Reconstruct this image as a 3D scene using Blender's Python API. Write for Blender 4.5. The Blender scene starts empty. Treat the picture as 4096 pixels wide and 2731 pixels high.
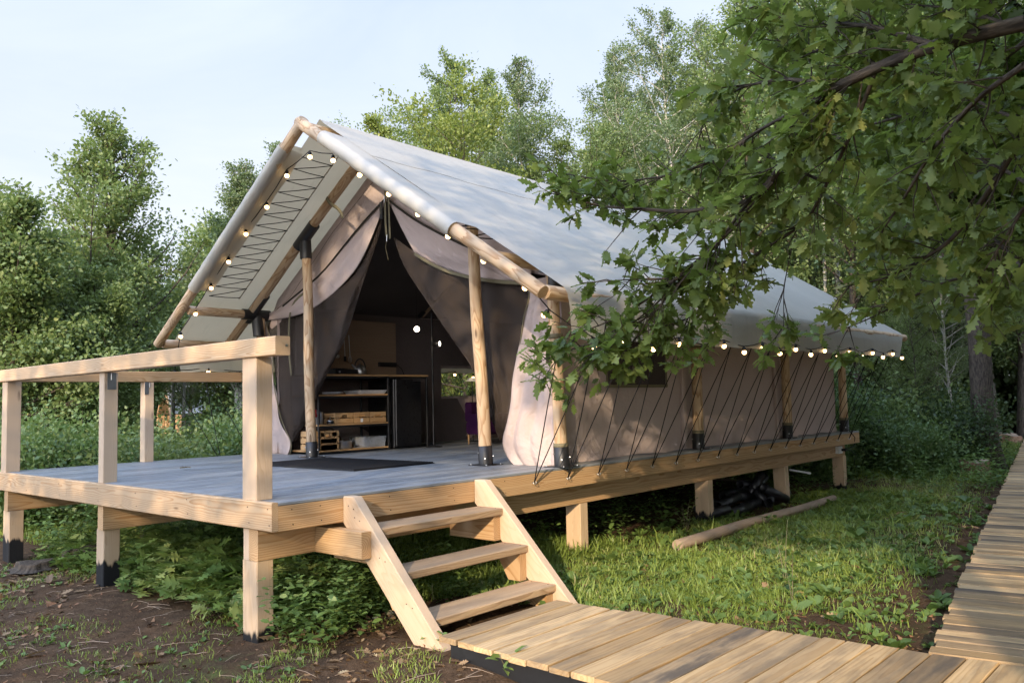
import bpy, math, random
import numpy as np
from mathutils import Vector, Matrix

# ------------------------------------------------------------------ camera, world, sun, exposure
Z0 = 0.98                                  # deck top above the ground; everything is modelled with the deck at z=0
CAM = np.array([5.077, -3.208, 0.662])
YAW, PIT, ROL, FPX = -0.7229, 0.0718, -0.0244, 3305.68
def cam_axes():
    f = np.array([math.sin(YAW)*math.cos(PIT), math.cos(YAW)*math.cos(PIT), math.sin(PIT)])
    r = np.array([math.cos(YAW), -math.sin(YAW), 0]); u = np.cross(r, f)
    return r*math.cos(ROL)+u*math.sin(ROL), -r*math.sin(ROL)+u*math.cos(ROL), f
CR, CU, CF = cam_axes()
scene = bpy.context.scene
cd = bpy.data.cameras.new("camera"); co = bpy.data.objects.new("camera", cd); scene.collection.objects.link(co)
m = Matrix(((CR[0], CU[0], -CF[0], CAM[0]), (CR[1], CU[1], -CF[1], CAM[1]), (CR[2], CU[2], -CF[2], CAM[2]+Z0), (0, 0, 0, 1)))
co.matrix_world = m
cd.sensor_width = 36; cd.lens = FPX/4096*36; cd.clip_end = 1000; cd.clip_start = 0.05
scene.camera = co

TS = np.array([1.0, -2.0, 0.78])           # direction towards the sun
elev = math.atan2(TS[2], math.hypot(TS[0], TS[1]))
world = bpy.data.worlds.new("World"); scene.world = world; world.use_nodes = True
nt = world.node_tree; N = nt.nodes; Lk = nt.links
for n in list(N): N.remove(n)
out = N.new('ShaderNodeOutputWorld'); bg = N.new('ShaderNodeBackground'); sky = N.new('ShaderNodeTexSky')
sky.sky_type = 'NISHITA'; sky.sun_disc = False; sky.sun_elevation = elev
sky.sun_rotation = math.atan2(TS[0], TS[1]); sky.air_density = 1.0; sky.dust_density = 1.5; sky.ozone_density = 1.5
bg.inputs[1].default_value = 0.15
tc = N.new('ShaderNodeTexCoord'); mp = N.new('ShaderNodeMapping'); mp.inputs['Scale'].default_value = (1.2, 1.2, 3.2)
mp.inputs['Rotation'].default_value = (0.25, 0.2, 0.5)
no = N.new('ShaderNodeTexNoise'); no.inputs['Scale'].default_value = 1.7; no.inputs['Detail'].default_value = 7; no.inputs['Roughness'].default_value = .55
no.inputs['Distortion'].default_value = .5
cr = N.new('ShaderNodeValToRGB'); cr.color_ramp.elements[0].position = .30; cr.color_ramp.elements[1].position = .68
cr.color_ramp.elements[0].color = (.68,.68,.68,1); cr.color_ramp.elements[1].color = (1,1,1,1)
mx = N.new('ShaderNodeMix'); mx.data_type = 'RGBA'; mx.inputs[7].default_value = (7.0, 7.35, 7.8, 1)
Lk.new(tc.outputs['Generated'], mp.inputs[0]); Lk.new(mp.outputs[0], no.inputs['Vector']); Lk.new(no.outputs['Fac'], cr.inputs[0])
Lk.new(cr.outputs[0], mx.inputs[0]); Lk.new(sky.outputs[0], mx.inputs[6])
# thin cloud lit more strongly on the sun's side of the sky
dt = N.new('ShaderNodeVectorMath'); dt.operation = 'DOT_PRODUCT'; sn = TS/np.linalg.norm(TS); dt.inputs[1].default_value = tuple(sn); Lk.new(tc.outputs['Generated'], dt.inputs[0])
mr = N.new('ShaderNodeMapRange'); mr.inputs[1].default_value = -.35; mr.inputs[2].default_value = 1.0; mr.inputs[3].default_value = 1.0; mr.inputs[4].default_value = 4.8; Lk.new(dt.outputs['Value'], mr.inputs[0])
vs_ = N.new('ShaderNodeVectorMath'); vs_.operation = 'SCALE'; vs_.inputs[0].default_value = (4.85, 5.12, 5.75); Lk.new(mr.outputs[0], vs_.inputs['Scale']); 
sz = N.new('ShaderNodeSeparateXYZ'); Lk.new(tc.outputs['Generated'], sz.inputs[0])       # the sky is bluer towards the zenith
zr = N.new('ShaderNodeMapRange'); zr.inputs[1].default_value = .22; zr.inputs[2].default_value = .85; Lk.new(sz.outputs[2], zr.inputs[0])
zc = N.new('ShaderNodeMix'); zc.data_type = 'RGBA'; zc.inputs[6].default_value = (1, 1, 1, 1); zc.inputs[7].default_value = (.74, .90, 1.22, 1); Lk.new(zr.outputs[0], zc.inputs[0])
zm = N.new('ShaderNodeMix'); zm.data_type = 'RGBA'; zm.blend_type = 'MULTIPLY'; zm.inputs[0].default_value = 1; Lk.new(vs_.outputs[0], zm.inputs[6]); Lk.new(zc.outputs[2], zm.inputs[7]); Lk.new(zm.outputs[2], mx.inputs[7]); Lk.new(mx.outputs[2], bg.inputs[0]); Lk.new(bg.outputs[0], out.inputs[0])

sd = bpy.data.lights.new("sun", 'SUN'); sd.energy = 5.0; sd.angle = math.radians(0.7); sd.color = (1.0, .80, .56)
so = bpy.data.objects.new("sun", sd); scene.collection.objects.link(so)
so.rotation_euler = Vector(TS).to_track_quat('Z', 'Y').to_euler(); so.location = (10, -20, 20)
scene.view_settings.view_transform = 'Standard'; scene.view_settings.look = 'None'
scene.view_settings.exposure = 0.43; scene.view_settings.gamma = 1.0; scene.view_settings.use_curve_mapping = False
scene.cycles.max_bounces = 6; scene.cycles.transparent_max_bounces = 12; scene.cycles.diffuse_bounces = 3
scene.cycles.caustics_reflective = False; scene.cycles.caustics_refractive = False

S = 4096/2352.0
def ray(px, py):
    return CF + CR*(px*S-2048)/FPX - CU*(py*S-1365.5)/FPX
def P(px, py, d): return CAM + ray(px, py)*d            # point seen at photo position (2352 wide) at depth d
def PY(px, py, y): d = ray(px, py); return CAM + d*(y-CAM[1])/d[1]
def PX(px, py, x): d = ray(px, py); return CAM + d*(x-CAM[0])/d[0]
def PZ(px, py, z): d = ray(px, py); return CAM + d*(z-CAM[2])/d[2]
GZ = -0.98
col = scene.collection

# ------------------------------------------------------------------ mesh helpers
class MB:
    def __init__(s): s.v = []; s.f = []; s.w = []; s.r = []; s.sm = []
    def add(s, vs, fs, wc=None, rnd=0.0, smooth=False):
        o = len(s.v); s.v.extend([tuple(map(float, a)) for a in vs])
        s.w.extend([tuple(map(float, a)) for a in (wc if wc is not None else vs)]); s.r.extend([rnd]*len(vs))
        for f in fs: s.f.append(tuple(i+o for i in f)); s.sm.append(smooth)
        return s
    def mesh(s, name, mat):
        me = bpy.data.meshes.new(name); me.from_pydata(s.v, [], s.f)
        a = me.attributes.new('wc', 'FLOAT_VECTOR', 'POINT'); a.data.foreach_set('vector', np.array(s.w, dtype=np.float32).ravel())
        b = me.attributes.new('rnd', 'FLOAT', 'POINT'); b.data.foreach_set('value', np.array(s.r, dtype=np.float32))
        me.polygons.foreach_set('use_smooth', s.sm)
        for mm in (mat if isinstance(mat, (list, tuple)) else [mat]): me.materials.append(mm)
        me.update(); return me
    def build(s, name, mat, parent=None):
        o = bpy.data.objects.new(name, s.mesh(name, mat)); col.objects.link(o)
        if parent is not None: o.parent = parent
        return o
def nrm(v): v = np.asarray(v, float); return v/max(1e-9, np.linalg.norm(v))
def frame(p0, p1, up=(0, 0, 1)):
    x = nrm(np.subtract(p1, p0)); up = np.array(up, float)
    if abs(x@up) > .98: up = np.array([0, 1., 0])
    y = nrm(np.cross(up, x)); z = np.cross(x, y); return x, y, z
RN = random.Random(7)
def beam(mb, p0, p1, w, h, up=(0, 0, 1), ch=.004, rnd=None, cut0=0, cut1=0):
    """board from p0 to p1 (centre line), w across, h along up; long edges chamfered"""
    p0 = np.array(p0, float); p1 = np.array(p1, float); x, y, z = frame(p0, p1, up); Ln = np.linalg.norm(p1-p0)
    if rnd is None: rnd = RN.random()
    a, b = w/2, h/2; c = min(ch, a*.4, b*.4)
    cs = [(-a+c, -b), (a-c, -b), (a, -b+c), (a, b-c), (a-c, b), (-a+c, b), (-a, b-c), (-a, -b+c)]
    vs = []; wc = []
    for e, (p, L, ct) in enumerate(((p0, 0, cut0), (p1, Ln, cut1))):
        for (u, v) in cs:
            sh = ct*v
            vs.append(p+y*u+z*v+x*sh); wc.append((L+sh, u, v))
    fs = [(i, (i+1) % 8, 8+(i+1) % 8, 8+i) for i in range(8)]
    fs = [f[::-1] for f in fs]
    fs += [tuple(range(8)), tuple(range(15, 7, -1))]
    return mb.add(vs, fs, wc, rnd)
def box(mb, x0, x1, y0, y1, z0, z1, ch=.004, rnd=None):
    d = (x1-x0, y1-y0, z1-z0); k = d.index(max(d)); c = ((x0+x1)/2, (y0+y1)/2, (z0+z1)/2)
    if k == 0: return beam(mb, (x0, c[1], c[2]), (x1, c[1], c[2]), d[1], d[2], ch=ch, rnd=rnd)
    if k == 1: return beam(mb, (c[0], y0, c[2]), (c[0], y1, c[2]), d[0], d[2], ch=ch, rnd=rnd)
    return beam(mb, (c[0], c[1], z0), (c[0], c[1], z1), d[0], d[1], up=(0, 1, 0), ch=ch, rnd=rnd)
def tube(mb, pts, rad, n=6, rnd=0.0, cap=True, wob=0.0):
    pts = [np.array(p, float) for p in pts]; k = len(pts)
    if not hasattr(rad, '__len__'): rad = [rad]*k
    vs = []; wc = []; L = 0; pr = None
    for i, p in enumerate(pts):
        t = nrm(pts[min(k-1, i+1)]-pts[max(0, i-1)])
        if pr is None:
            ref = np.array([0, 0, 1.]) if abs(t[2]) < .9 else np.array([1., 0, 0]); y = nrm(np.cross(ref, t))
        else: y = nrm(pr-t*(pr@t))
        pr = y; z = np.cross(t, y)
        if i: L += np.linalg.norm(p-pts[i-1])
        for j in range(n):
            a = 2*math.pi*j/n; r = rad[i]*(1+(wob*math.sin(3*a+L*5+rnd*9)*.5 + wob*math.sin(2*a-L*3+rnd*5)*.5 if wob else 0))
            vs.append(p+(y*math.cos(a)+z*math.sin(a))*r); wc.append((L, math.cos(a)*r, math.sin(a)*r))
    fs = []
    for i in range(k-1):
        for j in range(n):
            a = i*n+j; b = i*n+(j+1) % n; fs.append((a, b, b+n, a+n))
    mb.add(vs, fs, wc, rnd, True)
    if cap:
        for q, rev in ((0, True), (k-1, False)):
            ring = [vs[q*n+j] for j in range(n)]; rw = [wc[q*n+j] for j in range(n)]
            f = tuple(range(n)); mb.add(ring, [f[::-1] if rev else f], rw, rnd, False)
    return mb
def logp(mb, p0, p1, r0, r1=None, rnd=None, n=18, seg=10, wob=.035):
    r1 = r0 if r1 is None else r1; p0 = np.array(p0, float); p1 = np.array(p1, float)
    if rnd is None: rnd = RN.random()
    ts = [i/seg for i in range(seg+1)]
    _x, _y, _z = frame(p0, p1); _a = rnd*40; bw_ = .009*min(1, np.linalg.norm(p1-p0)/2.5)
    pts = [p0+(p1-p0)*t+(_y*math.sin(3.1*t*math.pi/2+_a)+_z*math.sin(2.3*t*math.pi+_a*2))*bw_*math.sin(math.pi*t) for t in ts]; rr = [r0+(r1-r0)*t for t in ts]
    pts = [p0, p0+(p1-p0)*.002]+pts[1:-1]+[p0+(p1-p0)*.998, p1]; rr = [r0*.93, r0]+rr[1:-1]+[r1, r1*.93]
    return tube(mb, pts, rr, n, rnd, True, wob)
def lathe(mb, c, prof, n=24, rnd=0.0, smooth=True, cap=True):
    vs = []; fs = []
    for (r, z) in prof:
        for j in range(n): a = 2*math.pi*j/n; vs.append((c[0]+r*math.cos(a), c[1]+r*math.sin(a), c[2]+z))
    for i in range(len(prof)-1):
        for j in range(n): a = i*n+j; b = i*n+(j+1) % n; fs.append((a, b, b+n, a+n))
    mb.add(vs, fs, None, rnd, smooth)
    return mb
def sphere(mb, c, r, n=12, m=8, sq=1.0):
    prof = [(max(1e-4, r*math.sin(math.pi*i/m)), -r*sq*math.cos(math.pi*i/m)) for i in range(m+1)]
    return lathe(mb, c, prof, n)
def grid(mb, G, smooth=True, flip=False, rnd=0.0):
    """G: rows x cols x 3"""
    G = np.asarray(G, float); a, b = G.shape[:2]; wc = np.zeros_like(G)
    for i in range(a):
        for j in range(b):
            wc[i, j, 0] = (np.linalg.norm(G[i, j]-G[i-1, j])+wc[i-1, j, 0]) if i else 0
            wc[i, j, 1] = (np.linalg.norm(G[i, j]-G[i, j-1])+wc[i, j-1, 1]) if j else 0
    fs = [(i*b+j, i*b+j+1, (i+1)*b+j+1, (i+1)*b+j) for i in range(a-1) for j in range(b-1)]
    if flip: fs = [f[::-1] for f in fs]
    return mb.add(G.reshape(-1, 3), fs, wc.reshape(-1, 3), rnd, smooth)
def resample(pts, n):
    pts = np.asarray(pts, float); d = np.r_[0, np.cumsum(np.linalg.norm(np.diff(pts, axis=0), axis=1))]
    t = np.linspace(0, d[-1], n); return np.stack([np.interp(t, d, pts[:, k]) for k in range(pts.shape[1])], 1)
def smoothline(pts, n):
    pts = np.asarray(pts, float); q = resample(pts, n)
    for _ in range(3): q[1:-1] = (q[:-2]+2*q[1:-1]+q[2:])/4
    return q
def empty(name, loc=(0, 0, 0)):
    o = bpy.data.objects.new(name, None); col.objects.link(o); o.location = tuple(map(float, loc)); o.empty_display_size = .1; return o
def tag(o, label=None, cat=None, group=None, kind=None):
    if label: o['label'] = label
    if cat: o['category'] = cat
    if group: o['group'] = group
    if kind: o['kind'] = kind
    return o
def thing(name, label, cat, loc=(0, 0, 0), group=None): return tag(empty(name, loc), label, cat, group)
def dup(root, loc, rz, scale=1.0):
    r = root.copy(); col.objects.link(r); r.location = tuple(map(float, loc)); r.rotation_euler = (0, 0, rz); r.scale = (scale,)*3
    for ch in list(root.children):
        c = ch.copy(); col.objects.link(c); c.parent = r
    return r
def thick(o, t, off=0.0):
    md = o.modifiers.new('thickness', 'SOLIDIFY'); md.thickness = t; md.offset = off; return o

# ------------------------------------------------------------------ materials
class NT:
    def __init__(s, name, disp=False):
        s.m = bpy.data.materials.new(name); s.m.use_nodes = True; s.t = s.m.node_tree
        for n in list(s.t.nodes): s.t.nodes.remove(n)
        s.out = s.t.nodes.new('ShaderNodeOutputMaterial')
    def n(s, k, **kw):
        x = s.t.nodes.new('ShaderNode'+k)
        for a, b in kw.items(): setattr(x, a, b)
        return x
    def l(s, a, b): s.t.links.new(a, b)
    def val(s, v, sock):
        if hasattr(v, 'is_output') or hasattr(v, 'links') : s.l(v, sock)
        else: sock.default_value = v
    def math(s, op, a, b=0.0, c=0.0):
        x = s.n('Math', operation=op); s.val(a, x.inputs[0]); s.val(b, x.inputs[1]); s.val(c, x.inputs[2]); return x.outputs[0]
    def vmath(s, op, a, b=(0, 0, 0)):
        x = s.n('VectorMath', operation=op); s.val(a, x.inputs[0]); s.val(b, x.inputs[1]); return x.outputs[0]
    def mix(s, f, a, b):
        x = s.n('Mix', data_type='RGBA'); s.val(f, x.inputs[0])
        for v, k in ((a, 6), (b, 7)):
            if isinstance(v, tuple): v = v if len(v) == 4 else v+(1,)
            s.val(v, x.inputs[k])
        return x.outputs[2]
    def attr(s, name, o='Fac'): x = s.n('Attribute', attribute_name=name); return x.outputs[o]
    def noise(s, vec, scale, detail=3, rough=.5, dist=0.0, o='Fac'):
        x = s.n('TexNoise'); s.l(vec, x.inputs['Vector']); x.inputs['Scale'].default_value = scale; x.inputs['Detail'].default_value = detail
        x.inputs['Roughness'].default_value = rough; x.inputs['Distortion'].default_value = dist; return x.outputs[o]
    def ramp(s, f, stops):
        x = s.n('ValToRGB'); e = x.color_ramp.elements
        while len(e) < len(stops): e.new(.5)
        for k, (p, c) in enumerate(stops):
            e[k].position = p; e[k].color = (c if isinstance(c, tuple) else (c, c, c))[:3]+(1,)
        s.l(f, x.inputs[0]); return x.outputs[0]
    def sstep(s, v, lo, hi):
        x = s.n('MapRange', interpolation_type='SMOOTHSTEP'); s.val(v, x.inputs[0]); x.inputs[1].default_value = lo; x.inputs[2].default_value = hi; return x.outputs[0]
    def bsdf(s, colr, rough=.6, metal=0, spec=.5, bump=None, bstr=.2, bdist=.01):
        b = s.n('BsdfPrincipled')
        if isinstance(colr, tuple): colr = colr if len(colr) == 4 else colr+(1,)
        s.val(colr, b.inputs['Base Color']); s.val(rough, b.inputs['Roughness']); b.inputs['Metallic'].default_value = metal
        b.inputs['Specular IOR Level'].default_value = spec
        if bump is not None:
            bp = s.n('Bump'); bp.inputs['Strength'].default_value = bstr; bp.inputs['Distance'].default_value = bdist; s.l(bump, bp.inputs['Height']); s.l(bp.outputs[0], b.inputs['Normal'])
        return b
    def done(s, sh): s.l(sh, s.out.inputs[0]); return s.m

def wood(name, light, dark, ring=.010, knots=1.0, rough=.65, weather=0.0, contrast=1.0, tint=.12, paint=None, smudge=.35, log=False, scuff=0.0):
    t = NT(name); wc = t.attr('wc', 'Vector'); rnd = t.attr('rnd')
    off = t.n('CombineXYZ'); t.l(t.math('MULTIPLY', rnd, 37.0), off.inputs[0]); t.l(t.math('MULTIPLY', rnd, 11.0), off.inputs[1]); t.l(t.math('MULTIPLY', rnd, 23.0), off.inputs[2])
    sh = t.vmath('ADD', wc, off.outputs[0])
    st = t.vmath('MULTIPLY', sh, (1.0, 5.0, 5.0))
    big = t.noise(st, 1.3, 2, .5)
    # knots: sparse cells stretched along the board
    kv = t.vmath('MULTIPLY', sh, (1.1, 4.6, 4.6)); vo = t.n('TexVoronoi', feature='F1'); t.l(kv, vo.inputs['Vector']); vo.inputs['Scale'].default_value = 1.0
    vo.inputs['Randomness'].default_value = 1.0; kd = vo.outputs['Distance']
    # pith offset from the board's random number
    sp = t.n('SeparateXYZ'); t.l(wc, sp.inputs[0])
    if log: a = sp.outputs[1]; b = sp.outputs[2]
    else:
        a = t.math('ADD', sp.outputs[1], t.math('MULTIPLY_ADD', rnd, .12, -.06)); b = t.math('ADD', sp.outputs[2], t.math('MULTIPLY_ADD', t.math('FRACT', t.math('MULTIPLY', rnd, 7.3)), .16, -.08))
    r = t.math('SQRT', t.math('ADD', t.math('MULTIPLY', a, a), t.math('MULTIPLY', b, b)))
    r = t.math('ADD', r, t.math('MULTIPLY', big, .10 if log else .07))
    kb = t.math('SUBTRACT', 1.0, t.sstep(kd, 0.0, .36)); kb2 = t.math('MULTIPLY', t.math('SUBTRACT', 1.0, t.sstep(kd, .045, .085)), t.sstep(t.noise(sh, 2.1, 0), .40, .5))
    r = t.math('ADD', r, t.math('MULTIPLY', kb, .030*knots))
    ph = t.math('FRACT', t.math('DIVIDE', r, ring))
    late = t.math('MULTIPLY', t.sstep(ph, .35, .95), t.math('SUBTRACT', 1.0, t.sstep(ph, .95, 1.0)))
    fib = t.noise(t.vmath('MULTIPLY', sh, (6.0, 130.0, 130.0)), 1.0, 2, .6)
    band = t.noise(t.vmath('MULTIPLY', sh, (.8, 9.0, 9.0)), 1.0, 3, .6)
    f = t.math('MULTIPLY', late, t.math('MULTIPLY_ADD', big, .8, .25)); f = t.math('MULTIPLY_ADD', fib, .25, f); f = t.math('MULTIPLY', f, contrast)
    c = t.mix(t.math('MINIMUM', f, 1.0), light, dark)
    var = t.mix(rnd, (1-tint, 1-tint*1.1, 1-tint*1.3, 1), (1+tint, 1+tint, 1+tint*.9, 1)); mm = t.n('Mix', data_type='RGBA', blend_type='MULTIPLY'); mm.inputs[0].default_value = 1; t.l(c, mm.inputs[6]); t.l(var, mm.inputs[7]); c = mm.outputs[2]
    c = t.mix(t.math('MULTIPLY', t.sstep(band, .5, .8), smudge), c, tuple(x*.62 for x in light))
    if scuff:
        s1 = t.sstep(t.noise(t.vmath('MULTIPLY', sh, (2.2, 5.0, 5.0)), 1.0, 6, .7, .8), .50, .72); c = t.mix(t.math('MULTIPLY', s1, scuff), c, (.36, .37, .37, 1))
    if weather:
        g = t.math('MULTIPLY', t.sstep(t.math('FRACT', t.math('MULTIPLY', rnd, 17.7)), .50, .85), weather)
        wn = t.sstep(t.noise(t.vmath('MULTIPLY', sh, (1.3, 7.0, 7.0)), 1.0, 5, .65), .38, .66)
        g = t.math('MAXIMUM', t.math('MULTIPLY', g, t.math('MULTIPLY_ADD', wn, .5, .5)), t.math('MULTIPLY', wn, weather*.55))
        c = t.mix(g, c, (.12, .096, .072, 1))
    c = t.mix(t.math('MULTIPLY', kb2, .8*min(1, knots)), c, tuple(x*.33 for x in dark))
    if paint:
        pn = t.noise(t.vmath('MULTIPLY', sh, (9.0, 60.0, 60.0)), 1.0, 4, .7)
        pb = t.noise(t.vmath('MULTIPLY', sh, (3.0, 14.0, 14.0)), 1.0, 2, .5)
        lim = t.math('ADD', t.math('MULTIPLY_ADD', pb, .22, paint-.11), t.math('MULTIPLY', pn, .05))
        pm = t.sstep(t.math('SUBTRACT', sp.outputs[0], lim), .015, -.015)
        x = t.n('MapRange'); pm = t.math('SUBTRACT', 1.0, t.sstep(t.math('SUBTRACT', sp.outputs[0], lim), -.02, .02))
        c = t.mix(pm, c, (.008, .008, .009, 1))
    h = t.math('MULTIPLY_ADD', late, -.35, t.math('MULTIPLY', fib, .8))
    return t.done(t.bsdf(c, rough, spec=.3, bump=h, bstr=.35, bdist=.004).outputs[0])

def cloth(name, c1, c2=None, transl=.15, wr=.5, wscale=2.2, rough=.85, alpha=1.0, stain=0.0, spec=.15, tt=None):
    t = NT(name); wc = t.attr('wc', 'Vector'); c2 = c2 or tuple(x*.85 for x in c1)
    n1 = t.noise(wc, wscale, 4, .55, .6); weave = t.noise(t.vmath('MULTIPLY', wc, (1, 1, 1)), 260, 1, .5)
    c = t.mix(t.sstep(t.noise(wc, 1.1, 5, .6), .3, .7), c1, c2)
    c = t.mix(t.math('MULTIPLY', t.sstep(weave, .35, .75), .25), c, tuple(x*.7 for x in c1))
    if stain:
        s1 = t.sstep(t.noise(t.vmath('MULTIPLY', wc, (1.4, 6.0, 1)), 1.2, 5, .65), .52, .72)
        c = t.mix(t.math('MULTIPLY', s1, stain), c, tuple(x*.72 for x in c1))
    b = t.bsdf(c, rough, spec=spec, bump=t.math('MULTIPLY_ADD', weave, .05, n1), bstr=wr, bdist=.05)
    sh = b.outputs[0]
    if transl:
        tr = t.n('BsdfTranslucent')
        if tt: tm = t.n('Mix', data_type='RGBA', blend_type='MULTIPLY'); tm.inputs[0].default_value = 1; t.l(c, tm.inputs[6]); tm.inputs[7].default_value = tt; t.l(tm.outputs[2], tr.inputs[0])
        else: t.l(c, tr.inputs[0])
        ms = t.n('MixShader'); ms.inputs[0].default_value = transl; t.l(sh, ms.inputs[1]); t.l(tr.outputs[0], ms.inputs[2]); sh = ms.outputs[0]
    if alpha < 1:
        tp = t.n('BsdfTransparent'); ms = t.n('MixShader'); ms.inputs[0].default_value = alpha; t.l(tp.outputs[0], ms.inputs[1]); t.l(sh, ms.inputs[2]); sh = ms.outputs[0]
    return t.done(sh)
def plain(name, c, rough=.5, metal=0.0, spec=.5, var=.25, scale=30, bstr=.1):
    t = NT(name); tcn = t.n('TexCoord'); n = t.noise(tcn.outputs['Object'], scale, 4, .6)
    cc = t.mix(n, tuple(x*(1-var) for x in c), tuple(min(1, x*(1+var)) for x in c))
    return t.done(t.bsdf(cc, t.math('MULTIPLY_ADD', n, .2, rough-.1), metal, spec, bump=n, bstr=bstr, bdist=.003).outputs[0])
def glow(name, c, s):
    t = NT(name); e = t.n('Emission'); e.inputs[0].default_value = c+(1,); e.inputs[1].default_value = s; return t.done(e.outputs[0])
def leaf(name, a, b, yellow=None, transl=.38, rough=.45, spec=.35):
    t = NT(name); lv = t.attr('lv'); c = t.ramp(lv, [(0, a), (.75, b), (1, yellow or b)])
    bs = t.bsdf(c, rough, spec=spec); tr = t.n('BsdfTranslucent'); t.l(t.mix(.5, c, (b[0]*1.5, b[1]*1.5, b[2]*.6, 1)), tr.inputs[0])
    ms = t.n('MixShader'); ms.inputs[0].default_value = transl; t.l(bs.outputs[0], ms.inputs[1]); t.l(tr.outputs[0], ms.inputs[2]); return t.done(ms.outputs[0])
def bark(name, c1, c2, sc=(14, 14, 3), white=False):
    t = NT(name); wc = t.attr('wc', 'Vector'); v = t.vmath('MULTIPLY', wc, (sc[2], sc[0], sc[1])); n = t.noise(v, 3.0, 6, .65)
    c = t.mix(t.sstep(n, .35, .65), c1, c2)
    if white:
        d = t.sstep(t.noise(t.vmath('MULTIPLY', wc, (16, 5, 5)), 1.0, 3, .6), .60, .68); c = t.mix(d, c, (.03, .028, .025, 1))
    return t.done(t.bsdf(c, .85, spec=.2, bump=n, bstr=.7, bdist=.02).outputs[0])

M = {}
M['pine'] = wood('pine_timber', (.50, .36, .225), (.33, .18, .075), ring=.013, contrast=.95)
M['pineo'] = wood('warm_pine_timber', (.50, .335, .185), (.31, .16, .06), ring=.016, contrast=1.0)
M['post'] = wood('sawn_post_timber', (.51, .385, .27), (.42, .285, .175), ring=.007, knots=.8, contrast=.55, smudge=.25)
M['paint_lo'] = wood('post_timber_with_tarred_foot', (.52, .385, .255), (.41, .265, .15), ring=.008, knots=.8, contrast=.6, paint=.145)
M['paint_hi'] = wood('post_timber_with_tall_tarred_foot', (.52, .385, .255), (.41, .265, .15), ring=.008, knots=.8, contrast=.6, paint=.34)
M['paint_mid'] = wood('post_timber_with_tarred_lower_part', (.52, .385, .255), (.41, .265, .15), ring=.008, knots=.8, contrast=.6, paint=.22)
M['log'] = wood('peeled_log', (.54, .40, .26), (.30, .175, .085), ring=.014, contrast=1.15, knots=1.6, log=True)
M['oldlog'] = wood('weathered_log', (.36, .27, .195), (.22, .155, .11), ring=.018, contrast=.6, log=True, smudge=.6)
M['tread'] = wood('worn_tread', (.47, .33, .20), (.31, .19, .10), ring=.012, weather=.85)
M['plank'] = wood('rough_sawn_plank', (.54, .385, .215), (.39, .245, .11), ring=.026, knots=1.0, weather=1.0, contrast=.9, tint=.28)
M['ply'] = wood('dim_plywood', (.30, .21, .14), (.22, .14, .09), ring=.03, knots=.2, contrast=.6)
M['crate'] = wood('crate_pine', (.55, .34, .16), (.38, .20, .08), ring=.010, contrast=.8)
M['deck'] = wood('grey_painted_decking', (.205, .22, .238), (.165, .178, .195), ring=.02, knots=.25, rough=.42, contrast=.6, tint=.20, smudge=.45, weather=.0, scuff=.5)
M['fly'] = cloth('beige_canvas_fly', (.555, .53, .455), (.505, .482, .412), transl=.34, tt=(1.0, .84, .60, 1), wr=.35, wscale=1.6, stain=.45, rough=.42, spec=.75)
M['canvas'] = cloth('taupe_canvas', (.47, .378, .345), (.42, .338, .308), transl=.03, wr=.9, wscale=3.4)
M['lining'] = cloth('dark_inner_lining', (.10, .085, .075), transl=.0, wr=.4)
M['seam'] = plain('grey_seam_thread', (.30, .28, .24), .9)
M['net'] = cloth('dark_insect_netting', (.085, .066, .055), transl=.25, wr=1.4, wscale=4.0, alpha=.70)
M['olive'] = cloth('olive_webbing', (.17, .15, .095), transl=0, wr=.1)
M['black'] = plain('black_powder_coat', (.012, .012, .013), .45, 0, .5)
M['cord'] = plain('black_cord', (.012, .011, .012), .8, 0, .2)
M['steel'] = plain('zinc_steel', (.62, .63, .64), .35, 1.0)
M['dsteel'] = plain('galvanised_plate', (.28, .30, .31), .5, 1.0)
M['bulb'] = glow('warm_bulb_glass', (1.0, .62, .27), 9.0)
M['rubber'] = plain('black_rubber', (.010, .010, .011), .6, 0, .4)
M['pipe'] = plain('black_plastic_pipe', (.014, .014, .017), .36, 0, .5)
M['white'] = plain('white_plastic', (.72, .72, .70), .4)
M['purple'] = cloth('purple_upholstery', (.035, .007, .040), (.028, .005, .034), transl=0, wr=.4)
M['red'] = plain('red_plastic', (.45, .01, .02), .4)
M['fridge'] = plain('black_fridge', (.012, .012, .013), .3)
M['tray'] = plain('pale_enamel', (.50, .52, .56), .35)
M['bark'] = bark('dark_bark', (.035, .028, .022), (.10, .08, .06))
M['birch'] = bark('birch_bark', (.50, .47, .41), (.36, .33, .28), white=True)
M['stump'] = bark('cut_stump', (.12, .06, .035), (.24, .15, .09))
M['oakleaf'] = leaf('oak_leaf', (.078, .122, .032), (.190, .256, .074), (.32, .35, .11), transl=.45, spec=.38, rough=.42)
M['oakfar'] = leaf('oak_foliage', (.088, .128, .046), (.190, .250, .092), (.31, .34, .13))
M['birchleaf'] = leaf('birch_foliage', (.080, .118, .055), (.165, .215, .100), (.27, .30, .14), spec=.5)
M['linden'] = leaf('linden_foliage', (.11, .145, .035), (.23, .27, .065), (.36, .37, .10))
M['shrubleaf'] = leaf('shrub_foliage', (.065, .112, .042), (.145, .220, .082), (.26, .30, .12))
M['grass'] = leaf('grass_blade', (.115, .170, .032), (.260, .335, .075), (.44, .39, .20), transl=.3)
M['weed'] = leaf('weed_leaf', (.055, .100, .028), (.150, .230, .058), (.27, .32, .10), transl=.3)
M['litter'] = leaf('dead_leaf', (.10, .060, .030), (.26, .17, .09), (.40, .33, .20), transl=.1, spec=.2)
M['shrubshade'] = leaf('shrub_foliage_shade_tinted', (.030, .055, .024), (.075, .115, .045), (.15, .18, .07))  # shrub leaf colour darkened to stand in for shade at the forest edge
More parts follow.
